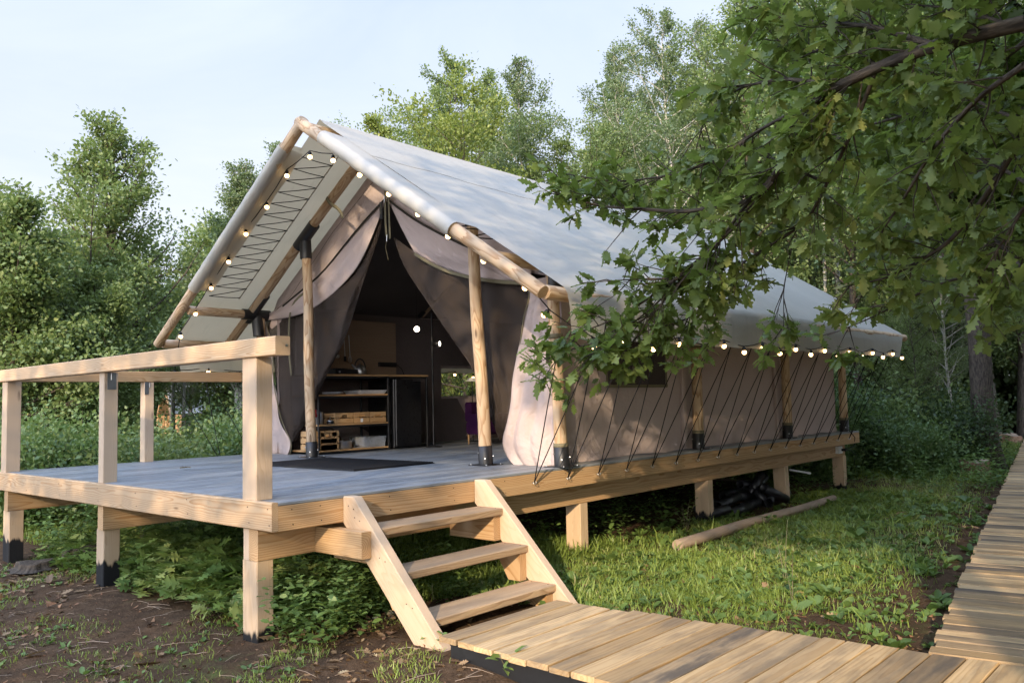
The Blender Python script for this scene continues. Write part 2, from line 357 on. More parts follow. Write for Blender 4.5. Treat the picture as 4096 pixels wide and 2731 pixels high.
M['masonleaf'] = leaf('distant_foliage', (.056, .088, .040), (.120, .165, .072), (.20, .23, .10))

# ------------------------------------------------------------------ fast foliage meshes
def np_mesh(name, V, F, lv, mat, smooth=False):
    """V (n,3) F (m,k) equal-sided faces, lv per vertex"""
    me = bpy.data.meshes.new(name); n = len(V); mcount, k = F.shape
    me.vertices.add(n); me.vertices.foreach_set('co', V.astype(np.float32).ravel())
    me.loops.add(mcount*k); me.loops.foreach_set('vertex_index', F.astype(np.int32).ravel())
    me.polygons.add(mcount); me.polygons.foreach_set('loop_start', (np.arange(mcount)*k).astype(np.int32))
    me.update(calc_edges=True)
    a = me.attributes.new('lv', 'FLOAT', 'POINT'); a.data.foreach_set('value', lv.astype(np.float32))
    me.polygons.foreach_set('use_smooth', np.full(mcount, smooth))
    me.materials.append(mat); me.update(); return me
# templates: (verts, faces) leaf lying along +x, normal +z
def T_small():
    v = np.array([(0, 0, 0), (.45, .34, .05), (1, 0, -.04), (.45, -.34, .05)]); return v, np.array([(0, 1, 2, 3)])
def T_mid():
    v = np.array([(0, 0, 0), (.3, .30, .05), (.75, .25, .03), (1, 0, -.1), (.75, -.25, .03), (.3, -.30, .05), (.35, 0, 0), (.75, 0, -.03)])
    return v, np.array([(0, 6, 1, 1), (6, 7, 2, 1), (7, 3, 2, 2), (0, 5, 6, 6), (5, 4, 7, 6), (4, 3, 7, 7)])
def T_oak(n=25):
    v = []; f = []
    for i in range(n):
        t = i/(n-1); env = .35*math.sin(math.pi*min(1, .08+t*.98))**.8*(.55+.65*t)
        lob = .78+.24*math.cos(i*math.pi*2/5.6+.6); w = max(.012, env*lob) if 0 < i < n-1 else .015
        sh = .045*lob
        v += [(t, 0, -.10*t*t), (min(1.02, t+sh), w, .05*lob-.10*t*t), (min(1.02, t+sh), -w, .05*lob-.10*t*t)]
    for i in range(n-1):
        a = 3*i; f += [(a, a+3, a+4, a+1), (a+3, a, a+2, a+5)]
    return np.array(v), np.array(f)
def T_lobed(n=15):
    v, f = T_oak(n); v = v.copy()
    for i in range(n):
        t = i/(n-1); w = (.10+.46*math.sin(math.pi*min(1, .1+t*.9)))*(.62+.42*math.cos(i*math.pi*2/4.7)) if 0 < i < n-1 else .02
        v[3*i+1, 1] = w; v[3*i+2, 1] = -w
    return v, f
def T_blade():
    v = np.array([(0, .035, 0), (0, -.035, 0), (.45, .03, .10), (.45, -.03, .10), (.8, .017, .30), (.8, -.017, .30), (1, 0, .5)])
    return v, np.array([(0, 1, 3, 2), (2, 3, 5, 4), (4, 5, 6, 6)])
def fixtri(F):   # triangles written as quads with a repeated corner -> all triangles
    out = []
    for q in F:
        q = list(q); u = []
        for x in q:
            if x not in u: u.append(x)
        if len(u) == 3: out.append(u)
        else: out += [[u[0], u[1], u[2]], [u[0], u[2], u[3]]]
    return np.array(out)
TM = {'small': T_small(), 'mid': T_mid(), 'oak': T_oak(), 'blade': T_blade(), 'lobed': T_lobed()}
TM = {k: (v, fixtri(f)) for k, (v, f) in TM.items()}
def leaves(name, C, D, size, lv, mat, tmpl='small', rng=None, upn=.6, jit=.8, wid=1.0, smooth=False, parent=None, asmesh=False):
    """C centres, D direction the leaf points to"""
    rng = rng or np.random.default_rng(1); n = len(C); tv, tf = TM[tmpl]
    X = D+rng.normal(0, jit, (n, 3)); X /= np.linalg.norm(X, axis=1)[:, None]+1e-9
    U = np.array([0, 0, 1.])*upn+rng.normal(0, .45, (n, 3)); Y = np.cross(U, X); Y /= np.linalg.norm(Y, axis=1)[:, None]+1e-9; Zn = np.cross(X, Y)
    size = np.broadcast_to(size, (n,)); q = tv[None]*size[:, None, None]; w = wid
    V = C[:, None, :]+X[:, None, :]*q[..., 0:1]+Y[:, None, :]*q[..., 1:2]*w+Zn[:, None, :]*q[..., 2:3]
    F = tf[None]+(np.arange(n)*len(tv))[:, None, None]
    me = np_mesh(name, V.reshape(-1, 3), F.reshape(-1, 3), np.repeat(lv, len(tv)), mat, smooth)
    if asmesh: return me
    o = bpy.data.objects.new(name, me); col.objects.link(o)
    if parent is not None: o.parent = parent
    return o

def make_tree(name, seed, H, R, kind, mleaf, mbark, t0=.25, nl=34, ntw=8, nlf=90, ls=.085, cs=.22, tr=.09, tmpl='small', up=.45, prof='cone', lean=(0, 0), droop=0.0):
    """returns Empty with trunk + crown children; base at the origin"""
    rg = np.random.default_rng(seed); root = empty(name); mb = MB()
    k = 12; tp = []; w = np.zeros(2)
    for i in range(k+1):
        t = i/k; w += rg.normal(0, .022*H/k*2, 2); tp.append(np.array([w[0]+lean[0]*t*H, w[1]+lean[1]*t*H, t*H*.97]))
    tube(mb, tp, [tr*(1-.93*(i/k))*(1.35 if i == 0 else 1) for i in range(k+1)], 9, rg.random(), wob=.08)
    C = []; D = []; LV = []
    az = rg.random()*6.28
    for li in range(nl):
        s = (li+rg.random())/nl; t = t0+(1-t0)*s*.98; az += 2.4+rg.normal(0, .35)
        base = np.array([np.interp(t*k, range(k+1), [p[j] for p in tp]) for j in range(3)])
        if prof == 'cone': pr = (.10+.90*(1-s)**1.05)*(.45+.9*min(1, s*4+.35))
        elif prof == 'round': pr = math.sin(math.pi*(.12+.84*s))**.7
        else: pr = (.55+.45*math.sin(math.pi*min(1, .15+s*.85)))*(1-s)**.35
        Ln = R*pr*rg.uniform(.45, 1.3)+.12
        d = nrm([math.cos(az), math.sin(az), up+rg.normal(0, .2)+.5*s]); pts = [base]; dd = d.copy()
        for q in range(4):
            dd = nrm(dd+rg.normal(0, .14, 3)+np.array([0, 0, .10-droop])); pts.append(pts[-1]+dd*Ln/4)
        tube(mb, pts, [max(.006, tr*.38*(1-s*.6))*(1-.2*q) for q in range(5)], 4, rg.random(), cap=False)
        cl = rg.random()
        for j in range(ntw):
            u = .25+.75*(j+rg.random())/ntw; u = min(u, 1); a = u*4; ia = min(3, int(a)); p0 = pts[ia]+(pts[ia+1]-pts[ia])*(a-ia)
            td = nrm(dd+rg.normal(0, .75, 3)+np.array([0, 0, .05-droop])); tl = (.15+.30*Ln*(1-u*.5))*rg.uniform(.5, 1.2); p1 = p0+td*tl
            if j % 2 == 0: tube(mb, [p0, (p0+p1)/2+rg.normal(0, .02, 3), p1], [.007, .005, .003], 3, .5, cap=False)
            if rg.random() < .22: continue
            n = int(nlf*rg.uniform(.4, 2.0)*min(1.15, .30+.95*pr)); tt = rg.random(n)[:, None]; cc = p0+(p1-p0)*(tt*1.15)+rg.normal(0, cs*(.30+.62*pr), (n, 3))*np.array([1, 1, .6])
            C.append(cc); o = cc-(p0*.6+base*.4); D.append(o/(np.linalg.norm(o, axis=1)[:, None]+1e-6)); LV.append(np.clip(rg.normal(.36+.22*cl, .2, n), 0, 1))
    mb.build('trunk', mbark, root)
    C = np.concatenate(C); D = np.concatenate(D); LV = np.concatenate(LV)
    leaves('crown', C, D+np.array([0, 0, -.2-droop]), ls*rg.uniform(.65, 1.25, len(C)), LV, mleaf, tmpl, rg, parent=root)
    return root

def Q(x, y, Y): return PY(x/S, y/S, Y)       # same as PY for the photograph's own 4096-wide pixels
# ------------------------------------------------------------------ ground
W = 5.62; L = 11.62; XC = -2.68; SP = 3.42; HR = 3.93; EZ = 1.655; SL = (HR-EZ)/SP
def gz(x, y): return GZ+.020*np.sin(x*1.7+y*.6)+.018*np.sin(y*2.1-x*.8)+.012*np.sin(x*4.3+2*np.sin(y*3.1))
def ground():
    a = np.r_[-300, -200, -120, -80, -55, -40, np.arange(-30, -14, 1.0), np.arange(-14, 10, .14), np.arange(10, 20, 1.), 28, 40, 60, 100, 200, 300]
    b = np.r_[-300, -150, -70, -40, -25, np.arange(-15, -5, 1.0), np.arange(-5, 16, .14), np.arange(16, 40, 1.), 50, 65, 90, 140, 220, 320]
    X, Y = np.meshgrid(a, b, indexing='ij'); Zz = gz(X, Y)
    V = np.stack([X, Y, Zz], -1).reshape(-1, 3); nb = len(b)
    i, j = np.meshgrid(np.arange(len(a)-1), np.arange(nb-1), indexing='ij'); k = (i*nb+j).ravel()
    F = np.stack([k, k+nb, k+nb+1, k+1], 1)
    t = NT('forest_soil'); g = t.n('NewGeometry').outputs['Position']
    n1 = t.noise(g, .55, 6, .62); n2 = t.noise(g, 9, 6, .7); n3 = t.noise(g, 60, 3, .7)
    dirt = t.ramp(t.math('MULTIPLY_ADD', n3, .45, t.math('MULTIPLY', n2, .6)), [(.3, (.022, .013, .008)), (.55, (.082, .050, .028)), (.8, (.16, .105, .064))])
    moss = t.ramp(n2, [(.3, (.022, .035, .010)), (.7, (.065, .095, .024))])
    c = t.mix(t.sstep(t.math('MULTIPLY_ADD', n2, .3, n1), .70, .92), dirt, moss)
    me = np_mesh('ground', V, F, np.zeros(len(V)), t.done(t.bsdf(c, .95, spec=.1, bump=t.math('MULTIPLY_ADD', n3, .5, n2), bstr=.8, bdist=.03).outputs[0]), True)
    o = bpy.data.objects.new('ground', me); col.objects.link(o); tag(o, kind='structure')
ground()

# ------------------------------------------------------------------ wooden platform
pf = thing('wooden_platform', 'raised timber platform with grey painted decking and a pine railing, carrying the tent', 'platform', (-2.7, 5.8, GZ))
inv = (2.7, -5.8, -GZ)
def part(mb, name, mat, root=pf, **k):
    o = mb.build(name, M[mat] if isinstance(mat, str) else mat, root); o.location = (-root.location[0], -root.location[1], -root.location[2]); return o
def sub(mb, name, mat, parent): return mb.build(name, M[mat] if isinstance(mat, str) else mat, parent)
mb = MB(); x = -W+.004
while x < -.01:
    w = min(.118, -x); box(mb, x, x+w, .052, L, -.027, RN.uniform(-.0016, .0012), ch=.0055); x += w+.010
part(mb, 'decking', 'deck')
part(beam(MB(), (-W, .025, -.1), (0, .025, -.1), .05, .2, rnd=.31, ch=.006), 'fascia_board', 'pine')
part(beam(MB(), (-.025, .051, -.116), (-.025, 4.35, -.116), .05, .176, rnd=.62, ch=.004), 'fascia_board', 'pineo')
part(beam(MB(), (-.025, 4.353, -.116), (-.025, L, -.116), .05, .176, rnd=.18, ch=.004), 'fascia_board', 'pineo')
part(beam(MB(), (-W+.025, .051, -.116), (-W+.025, L, -.116), .05, .176), 'fascia_board', 'pineo')
part(beam(MB(), (-W+.051, L-.02, -.116), (-.051, L-.02, -.116), .04, .176), 'fascia_board', 'pineo')
for bx, r_ in ((-.2825, .43), (-2.88, .77), (-5.40, .11)):
    part(beam(MB(), (bx, .03, -.315), (bx, 6.3, -.315), .115, .225, rnd=r_), 'bearer', 'pineo')
    part(beam(MB(), (bx, 6.303, -.315), (bx, L-.1, -.315), .115, .225, rnd=r_/2), 'bearer', 'pineo')
mb = MB()
for k in range(18): box(mb, -W+.06, -.06, .5+k*.62, .55+k*.62, -.201, -.028)
part(mb, 'joists', 'pine')
def foot(x, y, mat, w=.15, d=.13, top=-.43, name='support_post'):
    mb = MB(); beam(mb, (x, y, GZ-.12), (x+RN.uniform(-.01, .01), y, top), w, d, up=(0, 1, 0), ch=.007); return part(mb, name, mat)
foot(-.323, .092, 'paint_lo', .192, .135); part(box(MB(), -.418, -.343, .03, .16, -.429, -.203), 'post_notch', 'post')
for y in (3.88, 6.64, 9.07, 11.48): foot(-.322, y, 'paint_mid' if 5 < y < 7 else 'paint_lo', .195, .135, -.4285)
foot(-2.925, .12, 'paint_hi', .16, .15); foot(-5.43, .12, 'paint_hi', .2, .15)
for x in (-2.9, -5.2):
    for y in (3.9, 6.6, 9.1, 11.4): foot(x, y, 'paint_lo', .14, .14, -.4285)
def rpost(x, y, w, d, top, r_): return part(beam(MB(), (x, y, .001), (x, y, top), w, d, up=(0, 1, 0), ch=.006, rnd=r_), 'railing_post', 'post')
rpost(-.3235, .0885, .187, .135, 1.02, .52)
p2 = rpost(-2.90, .10, .11, .13, 1.015, .83); p3 = rpost(-5.50, .10, .16, .15, 1.02, .27); p4 = rpost(-W+.08, 1.68, .13, .12, 1.015, .66)
part(beam(MB(), (-W-.20, .057, 1.088), (.056, .057, 1.088), .118, .134, rnd=.92, ch=.006), 'handrail', 'pine')
part(beam(MB(), (-W+.07, .119, 1.088), (-W+.07, 3.0, 1.088), .118, .134, rnd=.41, ch=.006), 'handrail', 'pineo')
mb = MB(); tube(mb, [(.054, .085, 1.09), (.064, .085, 1.09)], .009, 8); part(mb, 'bolt', 'steel')
for (x, y, n) in ((-2.90, .10, (1, 0)), (-W+.08, 1.68, (1, 0))):
    mb = MB(); hx = x+(.0555 if y < 1 else .0655)
    box(mb, hx, hx+.003, y-.035 if y < 1 else y-.062, y+.045 if y < 1 else y-.01, .86, 1.018, ch=.0005)
    for k in range(4): tube(mb, [(hx+.003, y-.02+.02*k if y < 1 else y-.055+.012*k, .88), (hx+.006, y-.02+.02*k if y < 1 else y-.055+.012*k, .88)], .004, 6)
    part(mb, 'angle_bracket', 'dsteel'); mb = MB(); tube(mb, [(hx+.005, y, .95), (hx+.005, y, 1.012)], .006, 6); part(mb, 'bracket_bolt', 'steel')
HY = [2.781+.5165*i for i in range(17)]
def eyebolt(x, y, z, s):
    mb = MB(); tube(mb, [(x-.002*s, y, z), (x+.018*s, y, z)], .0035, 6)
    tube(mb, [(x+.018*s+s*(.016-.016*math.cos(a)), y+.003, z-.016*math.sin(a)*1.0) for a in np.linspace(0, 6.28, 13)], .0032, 5, cap=False); return mb
for y in HY: part(eyebolt(0, y, -.108, 1), 'eye_bolt', 'steel')
for y in HY[:12]: part(eyebolt(-W, y, -.108, -1), 'eye_bolt', 'steel')

# ------------------------------------------------------------------ stairs
st = thing('wooden_stairs', 'open pine stairs with three treads leading from boardwalk up to the deck', 'stairs', (.5, 1.3, GZ))
def slab(poly, y0, y1, rnd):
    mb = MB(); n = len(poly); vs = [(a, y0, b) for a, b in poly]+[(a, y1, b) for a, b in poly]
    d = nrm((1, 0, -1)); e = nrm((1, 0, 1)); wc = [(np.dot(v, d), np.dot(v, e), v[1]) for v in vs]
    fs = [tuple(range(n))[::-1], tuple(range(n, 2*n))]+[(i, (i+1) % n, n+(i+1) % n, n+i) for i in range(n)]
    fs = [f[::-1] for f in fs]; return mb.add(vs, fs, wc, rnd)
pol = [(.004, -.012), (.125, -.012), (1.135, -1.03), (.835, -1.03), (.004, -.21)]
for y0, y1, r_ in ((.60, .682, .35), (2.0, 2.08, .74)):
    o = part(slab(pol, y0, y1, r_), 'stringer', 'post', st); bv = o.modifiers.new('bevel', 'BEVEL'); bv.width = .006; bv.segments = 2
for k, (x1, z) in enumerate(((.335, -.235), (.605, -.515), (.885, -.795))):
    mb = MB(); beam(mb, (x1-.1425, .684, z-.0285), (x1-.1425, 1.998, z-.0285), .285, .057, rnd=(.15, .55, .88)[k], ch=.007); part(mb, 'tread', 'tread', st)
part(beam(MB(), (-.224, .555, -.335), (.33, .555, -.335), .085, .19, rnd=.9), 'carrier_beam', 'pineo', st)
part(beam(MB(), (-.224, 1.957, -.40), (.30, 1.957, -.40), .08, .2, rnd=.2), 'carrier_beam', 'pineo', st)
part(beam(MB(), (-.224, .725, -.40), (.30, .725, -.40), .08, .2, rnd=.6), 'carrier_beam', 'pineo', st)
for z, x in ((-.575, .53), (-.855, .80)):
    for y in (.724, 1.958):
        mb = MB(); zb = z-.22 if z > -.7 else -1.03; poly = [(x-.22, z), (x+.05, z), (x+.05, zb), (x-.08, zb)]
        part(slab(poly, y-.038, y+.038, .3), 'cleat', 'pineo', st)

# screw heads
def screw(x, y, z, nx, ny, nz, root): part(tube(MB(), [(x, y, z), (x+nx*.0025, y+ny*.0025, z+nz*.0025)], .0045, 7), 'screw', 'dscrew', root)
M['dscrew'] = plain('dark_screw_head', (.05, .045, .04), .5, .6)
for x in (-.05, -.31, -1.2, -2.1, -2.88, -3.8, -4.7): screw(x, 0, -.045, 0, -1, 0, pf); screw(x+.02, 0, -.155, 0, -1, 0, pf)
for y in (.16, .40, 1.05, 1.75, 2.4, 3.3, 4.25, 4.45, 5.6, 6.9): screw(0, y, -.06, 1, 0, 0, pf); screw(0, y+.01, -.165, 1, 0, 0, pf)
for (x, z) in ((.07, -.08), (.14, -.16), (.42, -.42), (.70, -.70)): screw(x, .60, z, 0, -1, 0, st); screw(x+.06, .60, z-.02, 0, -1, 0, st)
for (x1, z) in ((.335, -.235), (.605, -.515), (.885, -.795)):
    for yy in (.72, 1.96):
        for dx in (.05, .22): screw(x1-dx, yy, z, 0, 0, 1, st)

# ------------------------------------------------------------------ boardwalks
def boardwalk(name, label, x0, x1, front, back, zt, seed):
    r = random.Random(seed); bw = tag(empty(name, (x0, 1, GZ)), label, None, None, 'structure'); mb = MB(); x = x0
    while x < x1:
        w = r.uniform(.135, .185); f0 = front(x)+r.uniform(-.022, .022); b0 = back(x)+r.uniform(-.015, .015); th = r.uniform(.030, .036)
        beam(mb, (x+w/2, f0, zt-th/2+r.uniform(-.005, .005)), (x+w/2+.015, b0, zt-th/2+r.uniform(-.003, .003)), w-.011, th, ch=.003, rnd=r.random()); x += w
    part(mb, 'planks', 'plank', bw)
    for yy in (.045, .62, 1.1):
        mb = MB(); beam(mb, (x0+.10, front(x0)+yy, zt-.097), (x1, front(x1)+yy, zt-.097), .045, .125); part(mb, 'bearer', 'black', bw)
    return bw
boardwalk('boardwalk', 'short plank boardwalk from the stairs to the long one', 1.085, 6.0, lambda x: .52-.02*(x-1.1), lambda x: 1.72+.115*(x-1.1), -.835, 5)
r = random.Random(9); bw = tag(empty('boardwalk', (3.9, 3, GZ)), 'long plank boardwalk running along the right side into the forest', None, None, 'structure')
d2 = nrm((-.152, 1, 0)); s2 = np.array([d2[1], -d2[0], 0]); o2 = np.array([3.63, 1.97, -.822]); mb = MB(); y = 0
while y < 46:
    w = r.uniform(.12, .17); p = o2+d2*(y+w/2); th = .032; j = r.uniform(-.02, .02); zz = np.array([0, 0, -th/2+r.uniform(-.004, .004)])
    beam(mb, p+s2*j+zz, p+s2*(1.5+r.uniform(-.02, .02))+zz, w-.012, th, ch=.003, rnd=r.random()); y += w
part(mb, 'planks', 'plank', bw)
for k in (.10, .75, 1.4):
    mb = MB(); a = o2+s2*k+np.array([0, 0, -.084]); beam(mb, a+d2*.05, a+d2*46, .045, .10); part(mb, 'bearer', 'black', bw)

# ------------------------------------------------------------------ tent
tent = thing('glamping_tent', 'large safari tent with beige fly, log frame and taupe canvas drawn open at the front', 'tent', (XC, 6.8, 0))
def rz(x, off=0): return HR-SL*abs(x-XC)+off
def roofside(s):
    """s=+1 right, -1 left"""
    xs = np.r_[np.linspace(0, .12, 4), np.linspace(.16, SP, 26)]; ys = np.r_[2.335, 2.36, np.linspace(2.5, 11.6, 44), 11.75]
    G = np.zeros((len(xs), len(ys), 3)); rg = random.Random(3+s)
    for i, q in enumerate(xs):
        for j, y in enumerate(ys):
            sag = 0
            bays = (2.33, 3.1, 6.15, 8.85, 11.4, 11.8)
            for a, b in zip(bays, bays[1:]):
                if a <= y <= b: t = (y-a)/(b-a); sag = -.035*math.sin(math.pi*t)*math.sin(math.pi*q/SP)*min(1, (b-a)/2.7)
            x = XC+s*q; z = HR-SL*q+(.012 if q < .05 else 0)+sag+.005*math.sin(7*y+q*3)*math.sin(math.pi*q/SP)
            G[i, j] = (x, y, z)
    mb = MB(); grid(mb, G, flip=(s < 0)); eave = G[-1]
    # valance turning down over the eave pole
    rows = [eave]
    for k, (dx, dz) in enumerate(((.035, -.03), (.055, -.08), (.06, -.2), (.05, -.32), (.045, -.425))):
        row = eave.copy(); tt = (k+1)/5
        for j in range(len(ys)):
            y = ys[j]; yy = y+(tt*.10 if y < 3 else (-tt*.32*(y-10.8)/.95 if y > 10.8 else 0))
            row[j] = (eave[j, 0]+s*(dx+.010*math.sin(y*6.1)*tt+.006*math.sin(y*13)*tt), yy, eave[j, 2]+dz-(.016*abs(math.sin(math.pi*(y-2.2)/.5165)) if k == 4 else 0)+(.03*(y-6)/6 if k > 2 else 0)-.012*tt)
        rows.append(row)
    grid(mb, np.array(rows), flip=(s < 0))
    # front strip reaching the first rafter, over the sleeve only
    xs2 = np.linspace(.36 if s < 0 else .45, 2.47 if s < 0 else 2.45, 24); R_ = .079; G2 = []
    for q in xs2:
        x = XC+s*q; zt = HR-SL*q; row = [(x, 2.345, zt-.004)]; cx = 2.09; n_ = np.array([s*SL, 0, 1])/math.hypot(SL, 1); ctr = np.array([x, cx, zt])-n_*.070
        rr = R_*(1+.025*math.sin(q*19)+.02*math.sin(q*31))
        for a in np.linspace(math.radians(35), math.radians(290), 16):
            row.append(tuple(ctr+n_*math.sin(math.pi/2+a-math.radians(35))*rr*1.0+np.array([0, 1, 0])*math.cos(math.pi/2+a-math.radians(35))*rr))
        row.append(tuple(ctr+np.array([0, .22, 0])-n_*(.055+.008*math.sin(q*12))))
        G2.append(row)
    grid(mb, np.array(G2), flip=(s > 0))
    o = part(mb, 'fly_sheet', 'fly', tent)
    if s > 0:
        for q in (.92,):
            i = int(np.argmin(np.abs(xs-q))); mb = MB(); tube(mb, [G[i, j]+np.array([.002, 0, .003]) for j in range(len(ys))], .0022, 4, cap=False); part(mb, 'seam', 'seam', tent)
    return o
roofside(1); roofside(-1)
# the stitched seam strip that carries the lacing, left underside, and the lacing itself
def under(x, y, off): n_ = np.array([-SL, 0, 1])/math.hypot(SL, 1); return np.array([x, y, rz(x)])-n_*off
mb = MB(); tube(mb, [under(x, 2.835, .03) for x in np.linspace(-3.0, -5.3, 12)], .008, 6)
for x in np.linspace(-3.05, -5.2, 2): pass
part(mb, 'seam_cord', 'fly', tent)
mb = MB(); za = np.linspace(-3.07, -5.2, 14); pts = []
for i, x in enumerate(za):
    pts.append(under(x, 2.312, .125)); pts.append(under(x-.075, 2.84, .035))
for a, b in zip(pts, pts[1:]): tube(mb, [a, (a+b)/2+np.array([0, 0, -.006]), b], .0056, 5)
part(mb, 'lacing_cord', 'cord', tent)
mb = MB(); za = np.linspace(-2.25, -.25, 12); pts = []
for x in za:
    n_ = np.array([SL, 0, 1])/math.hypot(SL, 1); pts.append(np.array([x, 2.31, rz(x)])-n_*.125); pts.append(np.array([x+.07, 2.84, rz(x+.07)])-n_*.035)
for a, b in zip(pts, pts[1:]): tube(mb, [a, b], .0056, 5)
part(mb, 'lacing_cord', 'cord', tent)
# front rafters with rounded, mitred heads, inner rafters, ridge, purlins, eave poles
def axis(x, off, s): n_ = np.array([s*SL, 0, 1])/math.hypot(SL, 1); return np.array([x, 0, rz(x)])-n_*off
for s in (1, -1):
    a = axis(XC-s*.012, .07, s); b = axis(XC+s*(SP+.06), .07, s); a[1] = b[1] = 2.09
    part(logp(MB(), a, b, .066, .062), 'front_rafter', 'log', tent)
    for y in (3.1, 6.15, 8.85, 11.4):
        a = axis(XC, .09, s); b = axis(XC+s*(SP-.02), .09, s); a[1] = b[1] = y; part(logp(MB(), a, b, .062, n=14), 'rafter', 'log', tent)
    part(logp(MB(), (XC+s*2.72, 2.16, rz(XC+2.72)-.15), (XC+s*2.72, 11.6, rz(XC+2.72)-.15), .060, n=14, seg=20), 'purlin', 'log', tent)
    part(logp(MB(), (XC+s*(SP-.01), 2.15, EZ-.09), (XC+s*(SP-.01), 11.95, EZ-.075), .062, n=14, seg=24), 'eave_pole', 'log', tent)
part(logp(MB(), (XC, 2.12, HR-.12), (XC, 11.7, HR-.12), .055, n=12, seg=20), 'ridge_pole', 'log', tent)
def tpost(b, t, strap=True, r=.066):
    b = np.array(b, float); t = np.array(t, float); d = nrm(t-b); o = part(logp(MB(), b+d*.08, t, r*1.04, r*.93, n=20, seg=14), 'tent_post', 'log', tent)
    mb = MB(); tube(mb, [b+np.array([0, 0, .006]), b+d*.198, b+d*.2], [.0765, .0765, .073], 20); q = b
    box(mb, q[0]-.13, q[0]+.13, q[1]-.13, q[1]+.13, .001, .007, ch=.002)
    part(mb, 'post_shoe', 'black', tent)
    for a in (-2.2, -.9, .6):
        c = b+np.array([math.cos(a)*.075, math.sin(a)*.075, .10+.03*math.cos(a*3)]); e = c+np.array([math.cos(a), math.sin(a), 0])*.012; part(tube(MB(), [c, e], .009, 6), 'bolt', 'steel', tent)
    for sx in (-1, 1):
        for sy in (-1, 1): part(tube(MB(), [(q[0]+sx*.11, q[1]+sy*.11, .006), (q[0]+sx*.11, q[1]+sy*.11, .016)], .009, 6), 'bolt', 'steel', tent)
    if strap:
        for zz in (.215, 1.30):
            mb = MB(); c = b+d*zz; tube(mb, [c-d*.022, c-d*.0215, c+d*.022], [.070, .0745, .0745], 20, cap=False); thick(part(mb, 'strap', 'olive', tent), .003)
    return o
tpost((-4.0, 3.12, 0), (-4.10, 3.12, 2.78), False, .064); tpost((-.93, 3.14, 0), (-1.04, 3.12, 2.62), False, .066)
tpost((-.06, 3.32, 0), (-.04, 3.22, 2.02), True, .064)
for y in (6.2, 8.93, 11.28): tpost((-.13, y, 0), (-.10, y, 2.02))
for y in (3.3, 6.2, 8.93, 11.28): tpost((-5.43, y, 0), (-5.40, y-.06, 2.02))
def sleeve(pts, r=.077): mb = MB(); tube(mb, pts, r, 18); return mb
for s in (1, -1):   # black steel nodes where post, purlin and rafter meet
    xx = XC+s*2.72; zz = rz(xx)-.15
    for y in (3.18, 6.15, 8.85, 11.3):
        mb = sleeve([(xx, y-.22, zz), (xx, y+.2, zz)]); tube(mb, [(xx-s*.02, y+.02, zz-.30), (xx, y, zz-.01)], .078, 18)
        a = axis(xx-s*.26, .09, s); b = axis(xx+s*.2, .09, s); a[1] = b[1] = y-.06; tube(mb, [a, b], .076, 18)
        part(mb, 'steel_node', 'black', tent)
mb = MB(); a = axis(-4.30, .09, -1); b = axis(-3.93, .09, -1); a[1] = b[1] = 3.1; tube(mb, [a, b], .078, 18); tube(mb, [(-4.10, 3.12, 2.60), (-4.105, 3.11, 2.86)], .077, 18); part(mb, 'steel_node', 'black', tent)
mb = MB(); a = axis(-1.25, .09, 1); b = axis(-.88, .09, 1); a[1] = b[1] = 3.1; tube(mb, [a, b], .078, 18); tube(mb, [(-1.04, 3.12, 2.55), (-1.04, 3.11, 2.72)], .077, 18); part(mb, 'steel_node', 'black', tent)
# guy cords from the eaves to the eye bolts
for s, hy, xe in ((1, HY, XC+SP+.045), (-1, HY[:12], XC-SP-.045)):
    xh = .03 if s > 0 else -W-.03
    for i, y in enumerate(hy):
        zt = EZ-.45+.03*(y-6)/6
        mb = MB()
        for k in (0, 1):
            b = np.array([xe, 2.27+.5165*(i+k)*(1 if y < 10.5 else .985), zt]); a = np.array([xh, y, -.102]); mid = (a+b)/2+np.array([0, RN.uniform(-.01, .01), -.008])
            tube(mb, [a, mid, b], .0052, 5)
        if i == 1: sphere(mb, (xh, y, -.03), .014)
        part(mb, 'guy_cord', 'cord', tent)

